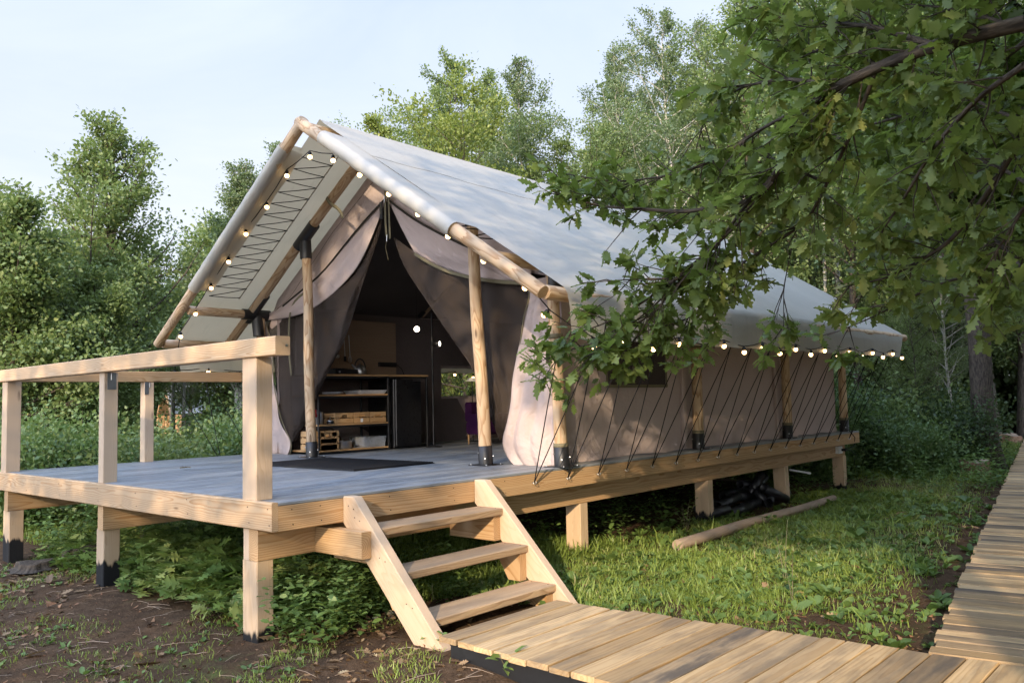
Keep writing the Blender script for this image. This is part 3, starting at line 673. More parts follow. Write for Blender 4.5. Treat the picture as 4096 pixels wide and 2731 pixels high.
# ---- canvas walls
def wallside(x, y0, y1, z1, win, out, rnd):
    yb = sorted(set(list(np.linspace(y0, y1, 60))+[win[0], win[1]])); zb = sorted(set(list(np.linspace(0.0, z1, 26))+[win[2], win[3]]))
    mb = MB(); idx = {}; vs = []; wc = []
    for i, y in enumerate(yb):
        for j, z in enumerate(zb):
            edge = min(1, min(abs(y-p) for p in (3.3, 6.2, 8.93, 11.28))/.5)
            d = .028*math.sin(y*2.3+z*1.1)*edge+.014*math.sin(z*5+y*3.7)*edge+(.035*math.sin(y*7.5+1.5*math.sin(y*2)) * max(0, 1-z/.35)*edge)
            if z < .06: d += .015
            inside = win[0]-.02 < y < win[1]+.02 and win[2]-.02 < z < win[3]+.02
            if inside: d *= .2
            idx[i, j] = len(vs); vs.append((x+out*d, y, z+(.012 if z == 0 else 0)*abs(math.sin(y*4)))); wc.append((y, z, rnd))
    fs = []
    for i in range(len(yb)-1):
        for j in range(len(zb)-1):
            cy = (yb[i]+yb[i+1])/2; cz = (zb[j]+zb[j+1])/2
            if win[0] < cy < win[1] and win[2] < cz < win[3]: continue
            f = (idx[i, j], idx[i+1, j], idx[i+1, j+1], idx[i, j+1]); fs.append(f if out > 0 else f[::-1])
    mb.add(vs, fs, wc, rnd, True); part(mb, 'side_wall', 'canvas', tent)
    mb = MB(); xo = x+out*.012
    for a, b in (((xo, win[0]-.03, win[2]-.015), (xo, win[1]+.03, win[2]-.015)), ((xo, win[0]-.03, win[3]+.015), (xo, win[1]+.03, win[3]+.015)),):
        beam(mb, a, b, .008, .035)
    for yy in (win[0]-.012, win[1]+.012): beam(mb, (xo, yy, win[2]), (xo, yy, win[3]), .008, .030, up=(0, 1, 0))
    fr = part(mb, 'window', 'olive', tent)
    mb = MB(); grid(mb, [[(x+out*.004, y, z) for z in np.linspace(win[2], win[3], 4)] for y in np.linspace(win[0], win[1], 6)]); mesh_ = mb.build('window_netting', M['net'] if x > -3 else M['clearnet'], fr)
M['clearnet'] = cloth('thin_window_netting', (.05, .05, .045), transl=.1, wr=.1, alpha=.22)
wallside(-.24, 3.36, 11.2, 2.08, (4.40, 5.64, .815, 1.36), 1, .3)
wallside(-5.16, 3.36, 11.2, 2.08, (6.55, 7.75, .77, 1.25), -1, .6)
mb = MB(); xs = np.linspace(-5.16, -.24, 24); grid(mb, [[(x, 11.2+.02*math.sin(z*3+x), z) for z in np.linspace(0, rz(x)-.07, 14)] for x in xs]); part(mb, 'back_wall', 'canvas', tent)
# pale weatherproof flaps rolled beside the middle posts
for y in (6.02, 8.76):
    mb = MB(); box(mb, -.235, -.18, y-.06, y+.02, .06, 2.0, ch=.02); part(mb, 'rolled_edge', 'canvas', tent)

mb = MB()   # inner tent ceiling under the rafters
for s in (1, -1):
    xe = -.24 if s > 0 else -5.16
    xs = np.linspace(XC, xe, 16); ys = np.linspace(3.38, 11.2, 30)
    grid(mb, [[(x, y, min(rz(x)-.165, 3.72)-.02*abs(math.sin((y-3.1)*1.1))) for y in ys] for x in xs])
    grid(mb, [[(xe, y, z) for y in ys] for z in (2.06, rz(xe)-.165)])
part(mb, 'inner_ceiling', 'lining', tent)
M['wallshade'] = cloth('shade_toned_wall_cloth', (.19, .15, .135), transl=0, wr=.5)  # darker sheets added inside the canvas walls, painting in the interior's shade
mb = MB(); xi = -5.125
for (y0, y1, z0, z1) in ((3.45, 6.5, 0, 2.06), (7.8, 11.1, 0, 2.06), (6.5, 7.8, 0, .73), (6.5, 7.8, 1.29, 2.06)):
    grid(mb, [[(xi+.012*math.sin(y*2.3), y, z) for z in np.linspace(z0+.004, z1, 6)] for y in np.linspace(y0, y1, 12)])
part(mb, 'inner_wall_shade', 'wallshade', tent)
mb = MB(); grid(mb, [[(x, 11.12, z) for z in np.linspace(.004, rz(x)-.2, 8)] for x in np.linspace(-5.1, -.3, 20)]); part(mb, 'inner_wall_shade', 'wallshade', tent)
def coons(top, bot, left, right, nu, nv, fold=None):
    T = resample(top, nu); B = resample(bot, nu); Lf = resample(left, nv); R_ = resample(right, nv); G = np.zeros((nv, nu, 3))
    for i in range(nv):
        v = i/(nv-1)
        for j in range(nu):
            u = j/(nu-1)
            G[i, j] = (1-v)*T[j]+v*B[j]+(1-u)*Lf[i]+u*R_[i]-((1-u)*(1-v)*T[0]+u*(1-v)*T[-1]+(1-u)*v*B[0]+u*v*B[-1])
            if fold: G[i, j] += fold(u, v)
    return G
def ql(pts, y): return [Q(a, b, y) for a, b in pts]
def cpart(G, name, mat, th=.003): mb = MB(); grid(mb, G); o = part(mb, name, mat, tent); thick(o, th); return o
yF = 3.34
innerL = [(1060, 1281), (1110, 1278), (1178, 1266), (1240, 1243), (1306, 1197), (1355, 1155), (1427, 1079), (1467, 1002), (1512, 890), (1543, 800)]
darkL = [(1060, 1262), (1130, 1225), (1200, 1165), (1278, 1109), (1396, 956), (1470, 868), (1543, 792)]
roofL = [(-5.16, yF+.03, rz(-5.16)-.10), (-4.2, yF+.03, rz(-4.2)-.10), (XC-.03, yF+.03, rz(XC)-.12)]
wallin = ql(smoothline([(1060, 1340), (1150, 1270), (1220, 1200), (1300, 1130), (1420, 990), (1500, 890), (1545, 800)], 12), yF+.05)
cpart(coons(roofL, wallin, [roofL[0], wallin[0]], [roofL[-1], wallin[-1]], 30, 12, lambda u, v: np.array([0, .012*math.sin(u*9+v*5)*v, 0])), 'front_wall', 'canvas')
def foldA(u, v): return np.array([0, -.035*math.sin(math.pi*v)*math.sin(math.pi*min(1, u*1.1))-.012*math.sin(v*11+u*3)*math.sin(math.pi*u), 0])
cpart(coons(ql(smoothline(darkL, 30), yF-.01), ql(smoothline(innerL, 30), yF-.02), ql([(1060, 1262), (1060, 1281)], yF), ql([(1543, 792), (1543, 800)], yF), 34, 12, foldA), 'door_flap', 'canvas', .004)
netL = [(1062, 1281), (1090, 1400), (1094, 1539), (1122, 1671), (1150, 1740), (1172, 1768)]
netR = [(1543, 806), (1515, 930), (1478, 1040), (1440, 1160), (1400, 1290), (1355, 1400), (1306, 1483), (1262, 1600), (1218, 1700), (1178, 1768)]
def foldN(u, v): a = u*15+3.2*v+math.sin(v*4+u*3); return np.array([0, .060*(abs(math.sin(a*.5))**.6-.5)*math.sin(math.pi*min(1, v*1.3+.12))*(1-.35*v)+.022*math.sin(u*33-v*9)*(.3+v)+.03*math.sin(v*16+u*9)*(1-v)*math.sin(3.14*u), .02*math.sin(u*3.14)*math.sin(v*14+u*4)*(1-v)])
cpart(coons(ql(smoothline(innerL, 40), yF+.03), ql([(1172, 1768), (1178, 1768)], yF+.03), ql(smoothline(netL, 30), yF+.03), ql(smoothline(netR, 30), yF+.03), 60, 44, foldN), 'net_curtain', 'net', .001)
stripR = netL+[(1165, 1800), (1158, 1820)]
def foldS(u, v): return np.array([0, .035*math.sin(u*8+v*3)*v+.02*math.sin(v*17+u*5), 0])
cpart(coons(ql([(1045, 1281), (1062, 1281)], yF+.01), ql([(1030, 1822), (1158, 1822)], yF-.02), ql([(1045, 1281), (1035, 1822)], yF+.01), ql(smoothline(stripR, 30), yF+.01), 14, 40, foldS), 'door_flap', 'canvas', .004)
# right side
darkR = [(1548, 796), (1600, 838), (1657, 881), (1760, 935), (1867, 988), (1970, 1025), (2060, 1050), (2125, 1062)]
lowR = [(1657, 1010), (1720, 1050), (1791, 1082), (1876, 1104), (1970, 1120), (2072, 1127), (2125, 1128)]
roofR = [(XC+.0, yF+.03, rz(XC)-.12), (-1.2, yF+.03, rz(-1.2)-.10), (-.24, yF+.03, rz(-.24)-.10)]
wr = ql(smoothline([(1548, 805), (1657, 900), (1760, 960), (1867, 1010), (1990, 1060), (2125, 1100), (2240, 1110)], 12), yF+.05)
cpart(coons(roofR, wr, [roofR[0], wr[0]], [roofR[-1], wr[-1]], 30, 12, lambda u, v: np.array([0, .012*math.sin(u*9+v*5)*v, 0])), 'front_wall', 'canvas')
def foldB(u, v): return np.array([0, -.05*math.sin(math.pi*v)*math.sin(math.pi*u)-.02*math.sin(v*9+u*7)*math.sin(math.pi*u), 0])
cpart(coons(ql(smoothline(darkR, 30), yF-.01), ql(smoothline(lowR, 30), yF-.02), ql([(1548, 796), (1559, 815), (1612, 926), (1657, 1010)], yF), ql([(2125, 1062), (2125, 1128)], yF), 36, 14, foldB), 'door_flap', 'canvas', .004)
lw = ql(smoothline(lowR, 30), yF-.03); mb = MB(); grid(mb, [[p+np.array([0, 0, .006]), p+np.array([0, -.004, -.034])] for p in lw]); thick(part(mb, 'edge_binding', 'olive', tent), .004)
nR = [(2125, 1130), (2118, 1200), (2097, 1253), (2078, 1400), (2061, 1523), (2056, 1610), (2031, 1712), (2010, 1758)]
nL = [(1577, 950), (1610, 1060), (1675, 1160), (1730, 1250), (1789, 1341), (1886, 1458), (1940, 1600), (1975, 1690), (2004, 1758)]
cpart(coons(ql(smoothline([(1577, 950), (1657, 1012), (1791, 1085), (1876, 1106), (1970, 1122), (2125, 1130)], 40), yF+.03), ql([(2004, 1758), (2010, 1758)], yF+.03), ql(smoothline(nL, 30), yF+.03), ql(smoothline(nR, 30), yF+.03), 60, 44, foldN), 'net_curtain', 'net', .001)
sL = [(2118, 1128)]+nR[1:]+[(2020, 1800), (2045, 1845), (2072, 1863)]
def foldC(u, v): return np.array([0, -.050*(abs(math.sin(u*10+v*1.7))**.6)*(.35+.65*v)-.02*math.sin(u*7-v*9)-.010*math.sin(v*31+u*11)*u, 0])
cpart(coons(ql([(2118, 1110), (2245, 1090)], yF), ql([(2072, 1864), (2250, 1869)], yF-.06), ql(smoothline(sL, 40), yF), ql([(2245, 1090), (2252, 1868)], yF), 34, 60, foldC), 'door_flap', 'canvas', .004)
for nm_, pts in (('edge_binding', smoothline(sL, 40)),):
    pp = ql(pts, yF-.012); mb = MB(); tube(mb, pp, .008, 6); part(mb, nm_, 'olive', tent)
pp = ql(smoothline(stripR, 30), yF-.012); mb = MB(); tube(mb, pp, .007, 6); part(mb, 'edge_binding', 'olive', tent)
def ribbon(pts, y, w, name, mat='olive', root=tent):
    pp = ql(smoothline(pts, 14), y); d = [nrm(pp[min(len(pp)-1, i+1)]-pp[max(0, i-1)]) for i in range(len(pp))]; mb = MB()
    grid(mb, [[p-np.cross(t, (0, 1, 0))*w/2, p+np.cross(t, (0, 1, 0))*w/2] for p, t in zip(pp, d)]); o = part(mb, name, mat, root); thick(o, .003); return o
ribbon([(1541, 745), (1540, 800), (1541, 880), (1546, 945)], yF-.03, .035, 'strap')
ribbon([(1552, 750), (1556, 850), (1560, 955)], yF-.035, .03, 'strap')
ribbon([(1250, 1150), (1200, 1180), (1165, 1205), (1157, 1240), (1153, 1400), (1165, 1500)], yF-.02, .035, 'strap')
ribbon([(1306, 790), (1318, 815), (1345, 828), (1365, 850), (1371, 872)], 3.02, .045, 'strap')
tg = part(box(MB(), *sorted((Q(1531, 812, yF)[0], Q(1542, 812, yF)[0])), yF-.055, yF-.045, Q(1536, 879, yF)[2], Q(1536, 811, yF)[2], ch=.003), 'zip_tag', 'rubber', tent)
mb = MB(); tube(mb, ql([(1537, 785), (1537, 811)], yF-.05), .006, 6); tube(mb, ql([(1548, 940), (1547, 965)], yF-.05), .006, 6); part(mb, 'zip_pull', 'steel', tent)
mb = MB(); tube(mb, ql([(1545, 965), (1542, 990), (1548, 1015), (1553, 1040)], yF-.05), .003, 4); part(mb, 'pull_cord', 'olive', tent)
tcv = bpy.data.curves.new('tag_lettering', 'FONT'); tcv.body = 'T\nE\nN\nT\nO\nV'; tcv.size = .033; tcv.align_x = 'CENTER'; tcv.space_line = .66; tcv.extrude = .001
tcv.materials.append(M['olive']); to0 = bpy.data.objects.new('tmp_text', tcv); to = bpy.data.objects.new('tag_lettering', bpy.data.meshes.new_from_object(to0)); col.objects.link(to); to.parent = tg; bpy.data.objects.remove(to0)
to.location = (Q(1536.5, 820, yF)[0], yF-.0565, Q(1536, 820, yF)[2]-.018); to.rotation_euler = (math.pi/2, 0, 0)
M['zip'] = cloth('zip_gap_shade_cloth', (.035, .030, .022), transl=0, wr=.1)  # dark strip along the zip flap edge, paints in the gap's shadow
ribbon(darkL[1:], yF-.022, .028, 'zip_gap_shade', 'zip'); ribbon(darkR[:-1], yF-.022, .028, 'zip_gap_shade', 'zip')
# thin seam line on the left canvas
mb = MB(); tube(mb, ql([(1505, 712), (1330, 930), (1160, 1190), (1100, 1245)], yF-.012), .003, 4); part(mb, 'seam_cord', 'rubber', tent)

# ------------------------------------------------------------------ string lights
sl = thing('string_lights', 'black festoon cable with round warm white bulbs along the tent gable and eaves', 'string lights', (XC, 5, 0))
cable = MB(); BP = []
bm_ = MB(); sphere(bm_, (0, 0, 0), .0255, 16, 12); bm_.r = [0]*len(bm_.v); bmesh_ = bm_.mesh('bulb', M['bulb'])
sm_ = MB(); lathe(sm_, (0, 0, 0), [(.001, .066), (.010, .066), (.013, .058), (.020, .052), (.021, .022), (.017, .016), (.001, .016)], 12); smesh_ = sm_.mesh('socket', M['rubber'])
def bulb(p, tilt=(0, 0, 0)):
    o = bpy.data.objects.new('bulb', bmesh_); col.objects.link(o); o.parent = sl; o.location = tuple(np.array(p)-np.array(sl.location)); o.rotation_euler = tilt
    s_ = bpy.data.objects.new('socket', smesh_); col.objects.link(s_); s_.parent = o
    BP.append(np.array(p)+np.array([0, 0, .07])); return o
fl = [(415, 773), (449, 721), (485, 662), (525, 602), (565, 538), (613, 476), (659, 404), (712, 361)]
fr = [(765, 364), (826, 397), (893, 441), (960, 487), (1029, 538), (1111, 594), (1206, 656)]
run = []
for q in fl: p = PY(*q, 2.24); bulb(p, (0, RN.uniform(-.1, .1), 0)); run.append(p+np.array([0, 0, .075]))
for q in fr: p = PY(q[0], q[1]+5, 2.22); bulb(p, (0, RN.uniform(-.1, .1), 0)); run.append(p+np.array([.01, 0, .075]))
p = PY(1250, 723, 2.3); bulb(p, (0, .9, 0)); run.append(p+np.array([.07, 0, .03]))
lf = [(XC-SP-.05, 2.35+.5*i, EZ-.50+(.03 if i % 2 else -.02)) for i in range(18)]
rt = [(XC+SP+.05, 2.75+.49*i, EZ-.505+.035*i/6+(.03 if i % 2 else -.03)) for i in range(19)]
left_run = []; right_run = []
for p in lf: bulb(p, (RN.uniform(-.1, .1), 0, 0)); left_run.append(np.array(p)+np.array([0, 0, .07]))
for p in rt: bulb(p, (RN.uniform(-.1, .1), 0, 0)); right_run.append(np.array(p)+np.array([0, 0, .07]))
def sagline(pts, s=.012):
    o = []
    for a, b in zip(pts, pts[1:]):
        o += [a, (a+b)/2-np.array([0, 0, s])]
    return o+[pts[-1]]
tube(cable, sagline(left_run[::-1]+run+right_run), .0055, 6)
c_ = cable.build('cable', M['cord'], sl); c_.location = tuple(-np.array(sl.location))

# ------------------------------------------------------------------ things on the deck and in the tent
def put(root, mb, name, mat): o = mb.build(name, M[mat], root); o.location = tuple(-np.array(root.location)); return o
mat_ = thing('door_mat', 'large black rubber ring mat lying on the deck at the entrance', 'doormat', (-2.5, 2.6, 0))
mb = MB(); x0, x1, y0, y1 = -3.55, -1.62, 1.95, 3.05; box(mb, x0, x1, y0, y1, .001, .009, ch=.003)
for i in range(44):
    xx = x0+.02+i*(x1-x0-.04)/43; box(mb, xx-.010, xx+.010, y0+.008, y1-.008, .009, .022, ch=.003)
for j in range(26):
    yy = y0+.02+j*(y1-y0-.04)/25; box(mb, x0+.008, x1-.008, yy-.006, yy+.006, .009, .019, ch=.003)
put(mat_, mb, 'mat', 'rubber')
KX = -4.27
def kz(x, y): return Q(x, y, 0)[2] if False else PX(x/S, y/S, KX)[2]
def ky(x, y): return PX(x/S, y/S, KX)[1]
r6 = lambda x, y: (1050+x*.3614, 1400+y*.3614)
k = thing('kitchen_unit', 'open kitchen shelf unit with black steel frame and wooden shelves inside the tent', 'kitchen shelf', (-4.6, 4.5, 0))
ztop = 1.09; za_, zb_, zc_ = kz(*r6(1000, 810)), kz(*r6(1000, 488)), .055
yk0, yk1, yk2 = 3.42, ky(*r6(1395, 1000)), ky(*r6(1840, 600))
part(box(MB(), -4.95, KX, yk0, yk2, ztop-.027, ztop, rnd=.4), 'worktop', 'crate', k)
for z in (zc_, za_, zb_): part(box(MB(), -4.93, KX-.003, yk0+.01, yk1, z-.022, z), 'shelf', 'crate', k)
mb = MB()
for y in (yk0+.015, yk1+.02, yk2-.02):
    for x in (KX-.022, -4.92): box(mb, x-.0145, x+.0145, y-.0145, y+.0145, .003, ztop-.028)
for z in (ztop-.043, zb_-.037, za_-.037, zc_-.037):
    for x in (KX-.022, -4.92): box(mb, x-.0135, x+.0135, yk0+.031, (yk2-.036 if z > 1 else yk1+.004), z-.0135, z+.0135)
put(k, mb, 'frame', 'black')
pan = thing('backsplash', 'pale wooden board standing against the tent wall behind the worktop', 'wall board', (-5.0, 4.6, ztop))
part(box(MB(), -5.0, -4.975, 3.55, PX(1578/S, 1293/S, -5.0)[1], ztop+.001, PX(1578/S, 1293/S, -5.0)[2], rnd=.66), 'panel', 'ply', pan)
ps = thing('power_strip', 'black multi socket strip mounted on the wooden board', 'power strip', (-4.95, 4.9, 1.25))
pc = PX(1550/S, 1458/S, -4.95); mb = MB(); box(mb, -4.974, -4.93, pc[1]-.17, pc[1]+.17, pc[2]-.035, pc[2]+.035, ch=.008)
for q in range(4): tube(mb, [(-4.931, pc[1]-.12+.08*q, pc[2]), (-4.926, pc[1]-.12+.08*q, pc[2])], .024, 14)
put(ps, mb, 'strip', 'black')
mb = MB(); tube(mb, [(-4.93, pc[1]+.17, pc[2]), (-4.92, pc[1]+.26, pc[2]-.06), (-4.9, pc[1]+.30, ztop+.02)], .005, 6); put(ps, mb, 'plug_cable', 'cord')
fy0, fy1 = PX(1585/S, 1600/S, KX+.04)[1], PX(1688/S, 1600/S, KX+.04)[1]
fg = thing('fridge', 'black undercounter fridge beside the open shelves', 'fridge', (-4.5, (fy0+fy1)/2, 0)); ft = ztop-.07
part(box(MB(), -4.88, KX-.02, fy0, fy1, .02, ft, ch=.008), 'body', 'fridge', fg)
part(box(MB(), KX-.018, KX+.03, fy0+.002, fy1-.002, .05, ft-.004, ch=.01), 'door', 'fridge', fg)
part(box(MB(), KX+.031, KX+.034, fy1-.17, fy1-.02, ft-.022, ft-.014, ch=.001), 'badge_strip', 'steel', fg)
def crate(y, z, w, h, d, label, rnd, x=KX-.02, rows=3, hole=True):
    c = thing('wooden_crate', label, 'crate', (x-d/2, y, z), 'wooden crates on the shelves'); mb = MB(); sl_h = h/rows*.84
    for q in range(rows):
        zz = z+.006+q*h/rows
        if q == rows-1 and hole:
            box(mb, x-.011, x, y-w/2, y-.05, zz, zz+sl_h, rnd=rnd); box(mb, x-.011, x, y+.05, y+w/2, zz, zz+sl_h, rnd=rnd); box(mb, x-.0108, x-.0002, y-.0502, y+.0502, zz+sl_h*.55, zz+sl_h-.001, rnd=rnd)
        else: box(mb, x-.011, x, y-w/2, y+w/2, zz, zz+sl_h, rnd=rnd)
        box(mb, x-d, x-d+.011, y-w/2, y+w/2, zz, zz+sl_h, rnd=rnd)
        for s in (-1, 1): box(mb, x-d+.012, x-.012, y+s*(w/2-.006)-.005, y+s*(w/2-.006)+.005, zz, zz+sl_h, rnd=rnd)
    put(c, mb, 'slats', 'crate'); mb = MB()
    for sx in (x-.024, x-d+.024):
        for s in (-1, 1): box(mb, sx-.011, sx+.011, y+s*(w/2-.026)-.013, y+s*(w/2-.026)+.013, z+.008, z+h-.01)
    put(c, mb, 'corner_posts', 'crate')
    mb = MB(); box(mb, x-d+.014, x-.014, y-w/2+.014, y+w/2-.014, z+.004, z+.012); put(c, mb, 'base', 'crate'); return c
y_ = ky(*r6(728, 1000)); crate(y_, zc_, ky(*r6(858, 1000))-ky(*r6(595, 1000)), .27, .34, 'large slatted crate on the bottom shelf right of the log post', .3)
y_ = ky(*r6(420, 1000)); crate(max(y_, 3.60), zc_, .26, .25, .34, 'slatted crate on the bottom shelf, half hidden by netting at the left', .8)
zq = za_; hq = .155
for (a, b, rn, lb) in ((815, 1015, .2, 'light wooden crate, leftmost of three on the middle shelf'), (1020, 1194, .5, 'wooden crate with white sticker, middle of three on the middle shelf'), (1200, 1375, .9, 'orange toned wooden crate, rightmost on the middle shelf')):
    ya, yb = ky(*r6(a, 700)), ky(*r6(b, 700)); c = crate((ya+yb)/2, zq, yb-ya, hq, .26, lb, rn, rows=2)
    if rn == .5: part(box(MB(), KX-.0195, KX-.018, (ya+yb)/2-.022, (ya+yb)/2+.022, zq+.012, zq+.064, ch=.0005), 'sticker', 'white', c)
def pot(cx, cy, z, r, h, name, label, cat, mat='steel', handles=True):
    t = thing(name, label, cat, (cx, cy, z)); mb = MB(); lathe(mb, (cx, cy, z), [(.001, .002), (r*.94, .002), (r, .015), (r, h), (r*1.04, h+.004), (r*.97, h+.006), (r*.6, h+.016), (r*.1, h+.022), (.012, h+.04), (.001, h+.042)], 28); put(t, mb, 'body', mat)
    if handles:
        for s in (-1, 1):
            mb = MB(); tube(mb, [(cx, cy+s*r, z+h*.7), (cx, cy+s*(r+.03), z+h*.72), (cx+.02, cy+s*(r+.03), z+h*.72), (cx+.04, cy+s*r*.93, z+h*.7)], .005, 6); put(t, mb, 'handle', 'black')
    return t
pot(KX-.14, ky(*r6(665, 700)), za_, .088, .165, 'stock_pot', 'tall steel stock pot on the middle shelf beside the log post', 'pot')
pot(KX-.16, ky(*r6(960, 1040)), zc_, .13, .105, 'cooking_pot', 'wide low steel pot on the bottom shelf between crate and plastic box', 'pot')
t = thing('red_kettle_cloth', 'red oven cloth hanging above the tall steel pot', 'cloth', (KX-.05, ky(*r6(603, 640)), za_+.12)); mb = MB(); yy = ky(*r6(600, 640)); grid(mb, [[(KX-.03+.01*math.sin(i), yy-.035+.018*j+.006*math.sin(i*2), za_+.10+i*.022) for j in range(4)] for i in range(6)]); thick(put(t, mb, 'fabric', 'red'), .004)
t = thing('jar', 'small dark jar with steel pump on the middle shelf', 'jar', (KX-.08, ky(*r6(788, 770)), za_)); yy = ky(*r6(788, 770))
mb = MB(); lathe(mb, (KX-.08, yy, za_), [(.001, .001), (.048, .001), (.05, .01), (.05, .04), (.03, .05)], 20); put(t, mb, 'glass', 'black'); mb = MB(); lathe(mb, (KX-.08, yy, za_), [(.048, .035), (.048, .052), (.012, .056), (.007, .10), (.001, .102)], 20); put(t, mb, 'lid', 'steel')
mb = MB(); ya, yb = ky(*r6(1140, 1000)), ky(*r6(1375, 1000)); t = thing('plastic_box', 'clear plastic storage box with lid on the bottom shelf', 'storage box', (KX-.2, (ya+yb)/2, zc_))
t_ = NT('clear_plastic'); tp = t_.n('BsdfTransparent'); pb = t_.bsdf((.55, .58, .62), .25); ms = t_.n('MixShader'); ms.inputs[0].default_value = .34; t_.l(tp.outputs[0], ms.inputs[1]); t_.l(pb.outputs[0], ms.inputs[2]); M['clear'] = t_.done(ms.outputs[0])
def opentub(x0, x1, y0, y1, z0, z1, th=.003, tap=.012):
    mb = MB(); o = [(x0+tap, y0+tap), (x1-tap, y0+tap), (x1-tap, y1-tap), (x0+tap, y1-tap)]; u = [(x0, y0), (x1, y0), (x1, y1), (x0, y1)]; vs = [(a, b, z0) for a, b in o]+[(a, b, z1) for a, b in u]
    return mb.add(vs, [(3, 2, 1, 0)]+[(i, (i+1) % 4, 4+(i+1) % 4, 4+i) for i in range(4)])
thick(part(opentub(KX-.36, KX-.02, ya, yb, zc_+.002, zc_+.135), 'tub', 'clear', t), .003); part(box(MB(), KX-.365, KX-.015, ya-.006, yb+.006, zc_+.136, zc_+.150), 'lid', 'clear', t)
ya, yb = ky(*r6(1090, 450)), ky(*r6(1383, 450)); t = thing('baking_tray', 'pale rectangular enamel tray on the upper shelf', 'tray', (KX-.2, (ya+yb)/2, zb_)); thick(part(opentub(KX-.40, KX-.01, ya, yb, zb_+.002, zb_+.055, tap=.03), 'dish', 'tray', t), .004)
t = thing('plate_stack', 'stack of grey plates on the upper shelf left of the tray', 'plates', (KX-.16, ky(*r6(860, 460)), zb_)); yy = ky(*r6(860, 460)); mb = MB()
for q in range(4): lathe(mb, (KX-.17, yy, zb_+.002+q*.006), [(.001, .001), (.07, .001), (.145, .014), (.146, .017), (.07, .005), (.001, .005)], 28)
put(t, mb, 'plates', 'tray')
kp = PX(1440/S, 1485/S, -4.45); t = thing('kettle', 'round steel kettle with black arched handle on the worktop', 'kettle', (-4.45, kp[1], ztop)); mb = MB()
lathe(mb, (-4.45, kp[1], ztop), [(.001, .001), (.088, .001), (.096, .02), (.090, .07), (.065, .12), (.030, .142), (.012, .146), (.014, .165), (.001, .168)], 28); put(t, mb, 'body', 'steel')
mb = MB(); tube(mb, [(-4.45, kp[1]-.07, ztop+.09), (-4.45, kp[1]-.12, ztop+.125), (-4.45, kp[1]-.145, ztop+.15)], [.02, .013, .01], 10); put(t, mb, 'spout', 'steel')
mb = MB(); tube(mb, [(-4.45, kp[1]+.075*math.cos(a)*1.25, ztop+.10+.13*math.sin(a)) for a in np.linspace(-.1, 3.24, 14)], .010, 8); put(t, mb, 'handle', 'black')
ya = PX(1345/S, 1480/S, -4.4)[1]; t = thing('camping_stove', 'low black gas stove on the worktop beside the kettle', 'stove', (-4.5, ya, ztop)); yb = kp[1]-.13
part(box(MB(), -4.62, -4.33, ya-.06, yb, ztop+.004, ztop+.072, ch=.008), 'body', 'black', t)
mb = MB()
for q in range(5): beam(mb, (-4.60, ya-.02+.06*q, ztop+.085), (-4.35, ya-.02+.06*q, ztop+.085), .006, .006)
put(t, mb, 'grate', 'rubber'); mb = MB(); tube(mb, [(-4.329, ya, ztop+.035), (-4.318, ya, ztop+.035)], .014, 12); put(t, mb, 'knob', 'steel')
for (px, py, kd) in ((1345, 1330, 0), (1375, 1335, 1), (1395, 1340, 2)):
    p = PX(px/S, py/S, -4.955); b = PX(px/S+3, (1425)/S, -4.955); t = thing(('ladle', 'spatula', 'whisk')[kd], ('steel ladle hanging on the wooden board', 'black slotted spatula hanging on the wooden board', 'wire whisk hanging right of the spatula')[kd], ('ladle', 'spatula', 'whisk')[kd], p)
    mb = MB(); tube(mb, [p, b], .0045, 6); put(t, mb, 'handle', 'steel'); mb = MB()
    if kd == 0: sphere(mb, b, .032, 14, 8)
    elif kd == 1: beam(mb, b, b-np.array([0, 0, .075]), .05, .004, up=(1, 0, 0))
    else:
        for a in (0, .8, 1.6, 2.4): tube(mb, [b+np.array([math.cos(a)*.026*math.sin(u), math.sin(a)*.026*math.sin(u), -.05+.05*math.cos(u)]) for u in np.linspace(0, 6.28, 15)], .0015, 4, cap=False)
    put(t, mb, 'head', 'black' if kd == 1 else 'steel')
lp = PX(1709/S, 1400/S, -4.1); ly = lp[1]+.12
t = thing('floor_lamp', 'slim black floor lamp with a small lit spot head beside the kitchen unit', 'floor lamp', (-4.12, ly, 0)); mb = MB()
tube(mb, [(-4.12, ly, .01), (-4.12, ly, 2.02)], .014, 10); put(t, mb, 'pole', 'black'); mb = MB(); lathe(mb, (-4.12, ly, 0), [(.001, .001), (.13, .001), (.13, .012), (.03, .022), (.016, .04)], 24); put(t, mb, 'base', 'black')
sp_ = np.array([-4.12, ly, PX(1725/S, 1376/S, -4.12)[2]]); dr = nrm(CR*np.array([1, 1, 0])*.8-CF*np.array([1, 1, 0])*.4); mb = MB(); tube(mb, [sp_+dr*.02, sp_+dr*.14], [.03, .042], 18, cap=False); tube(mb, [sp_, sp_+dr*.02], .012, 8); thick(put(t, mb, 'lamp_head', 'black'), .003)
M['spot'] = glow('spot_lens', (1.0, .86, .66), 7.0); mb = MB(); tube(mb, [sp_+dr*.128, sp_+dr*.132], .037, 18); put(t, mb, 'lens', 'spot')
gb = PX(1667/S, 1316/S, -3.9); t = thing('globe_lamp', 'lit round white globe bulb hanging on a thin wire inside the tent', 'pendant lamp', gb); M['globe'] = glow('white_globe', (1.0, .88, .70), 9.0)
mb = MB(); sphere(mb, gb, .040, 20, 14); put(t, mb, 'globe', 'globe'); mb = MB(); tube(mb, [gb+np.array([0, 0, .04]), gb+np.array([0, 0, .07])], .018, 10); tube(mb, [gb+np.array([0, 0, .07]), (gb[0], gb[1], rz(gb[0])-.14)], .0025, 4); put(t, mb, 'flex', 'cord')
ar = thing('armchair', 'purple upholstered armchair behind the right log post inside the tent', 'armchair', (-3.9, 5.97, 0))
ay = 6.30
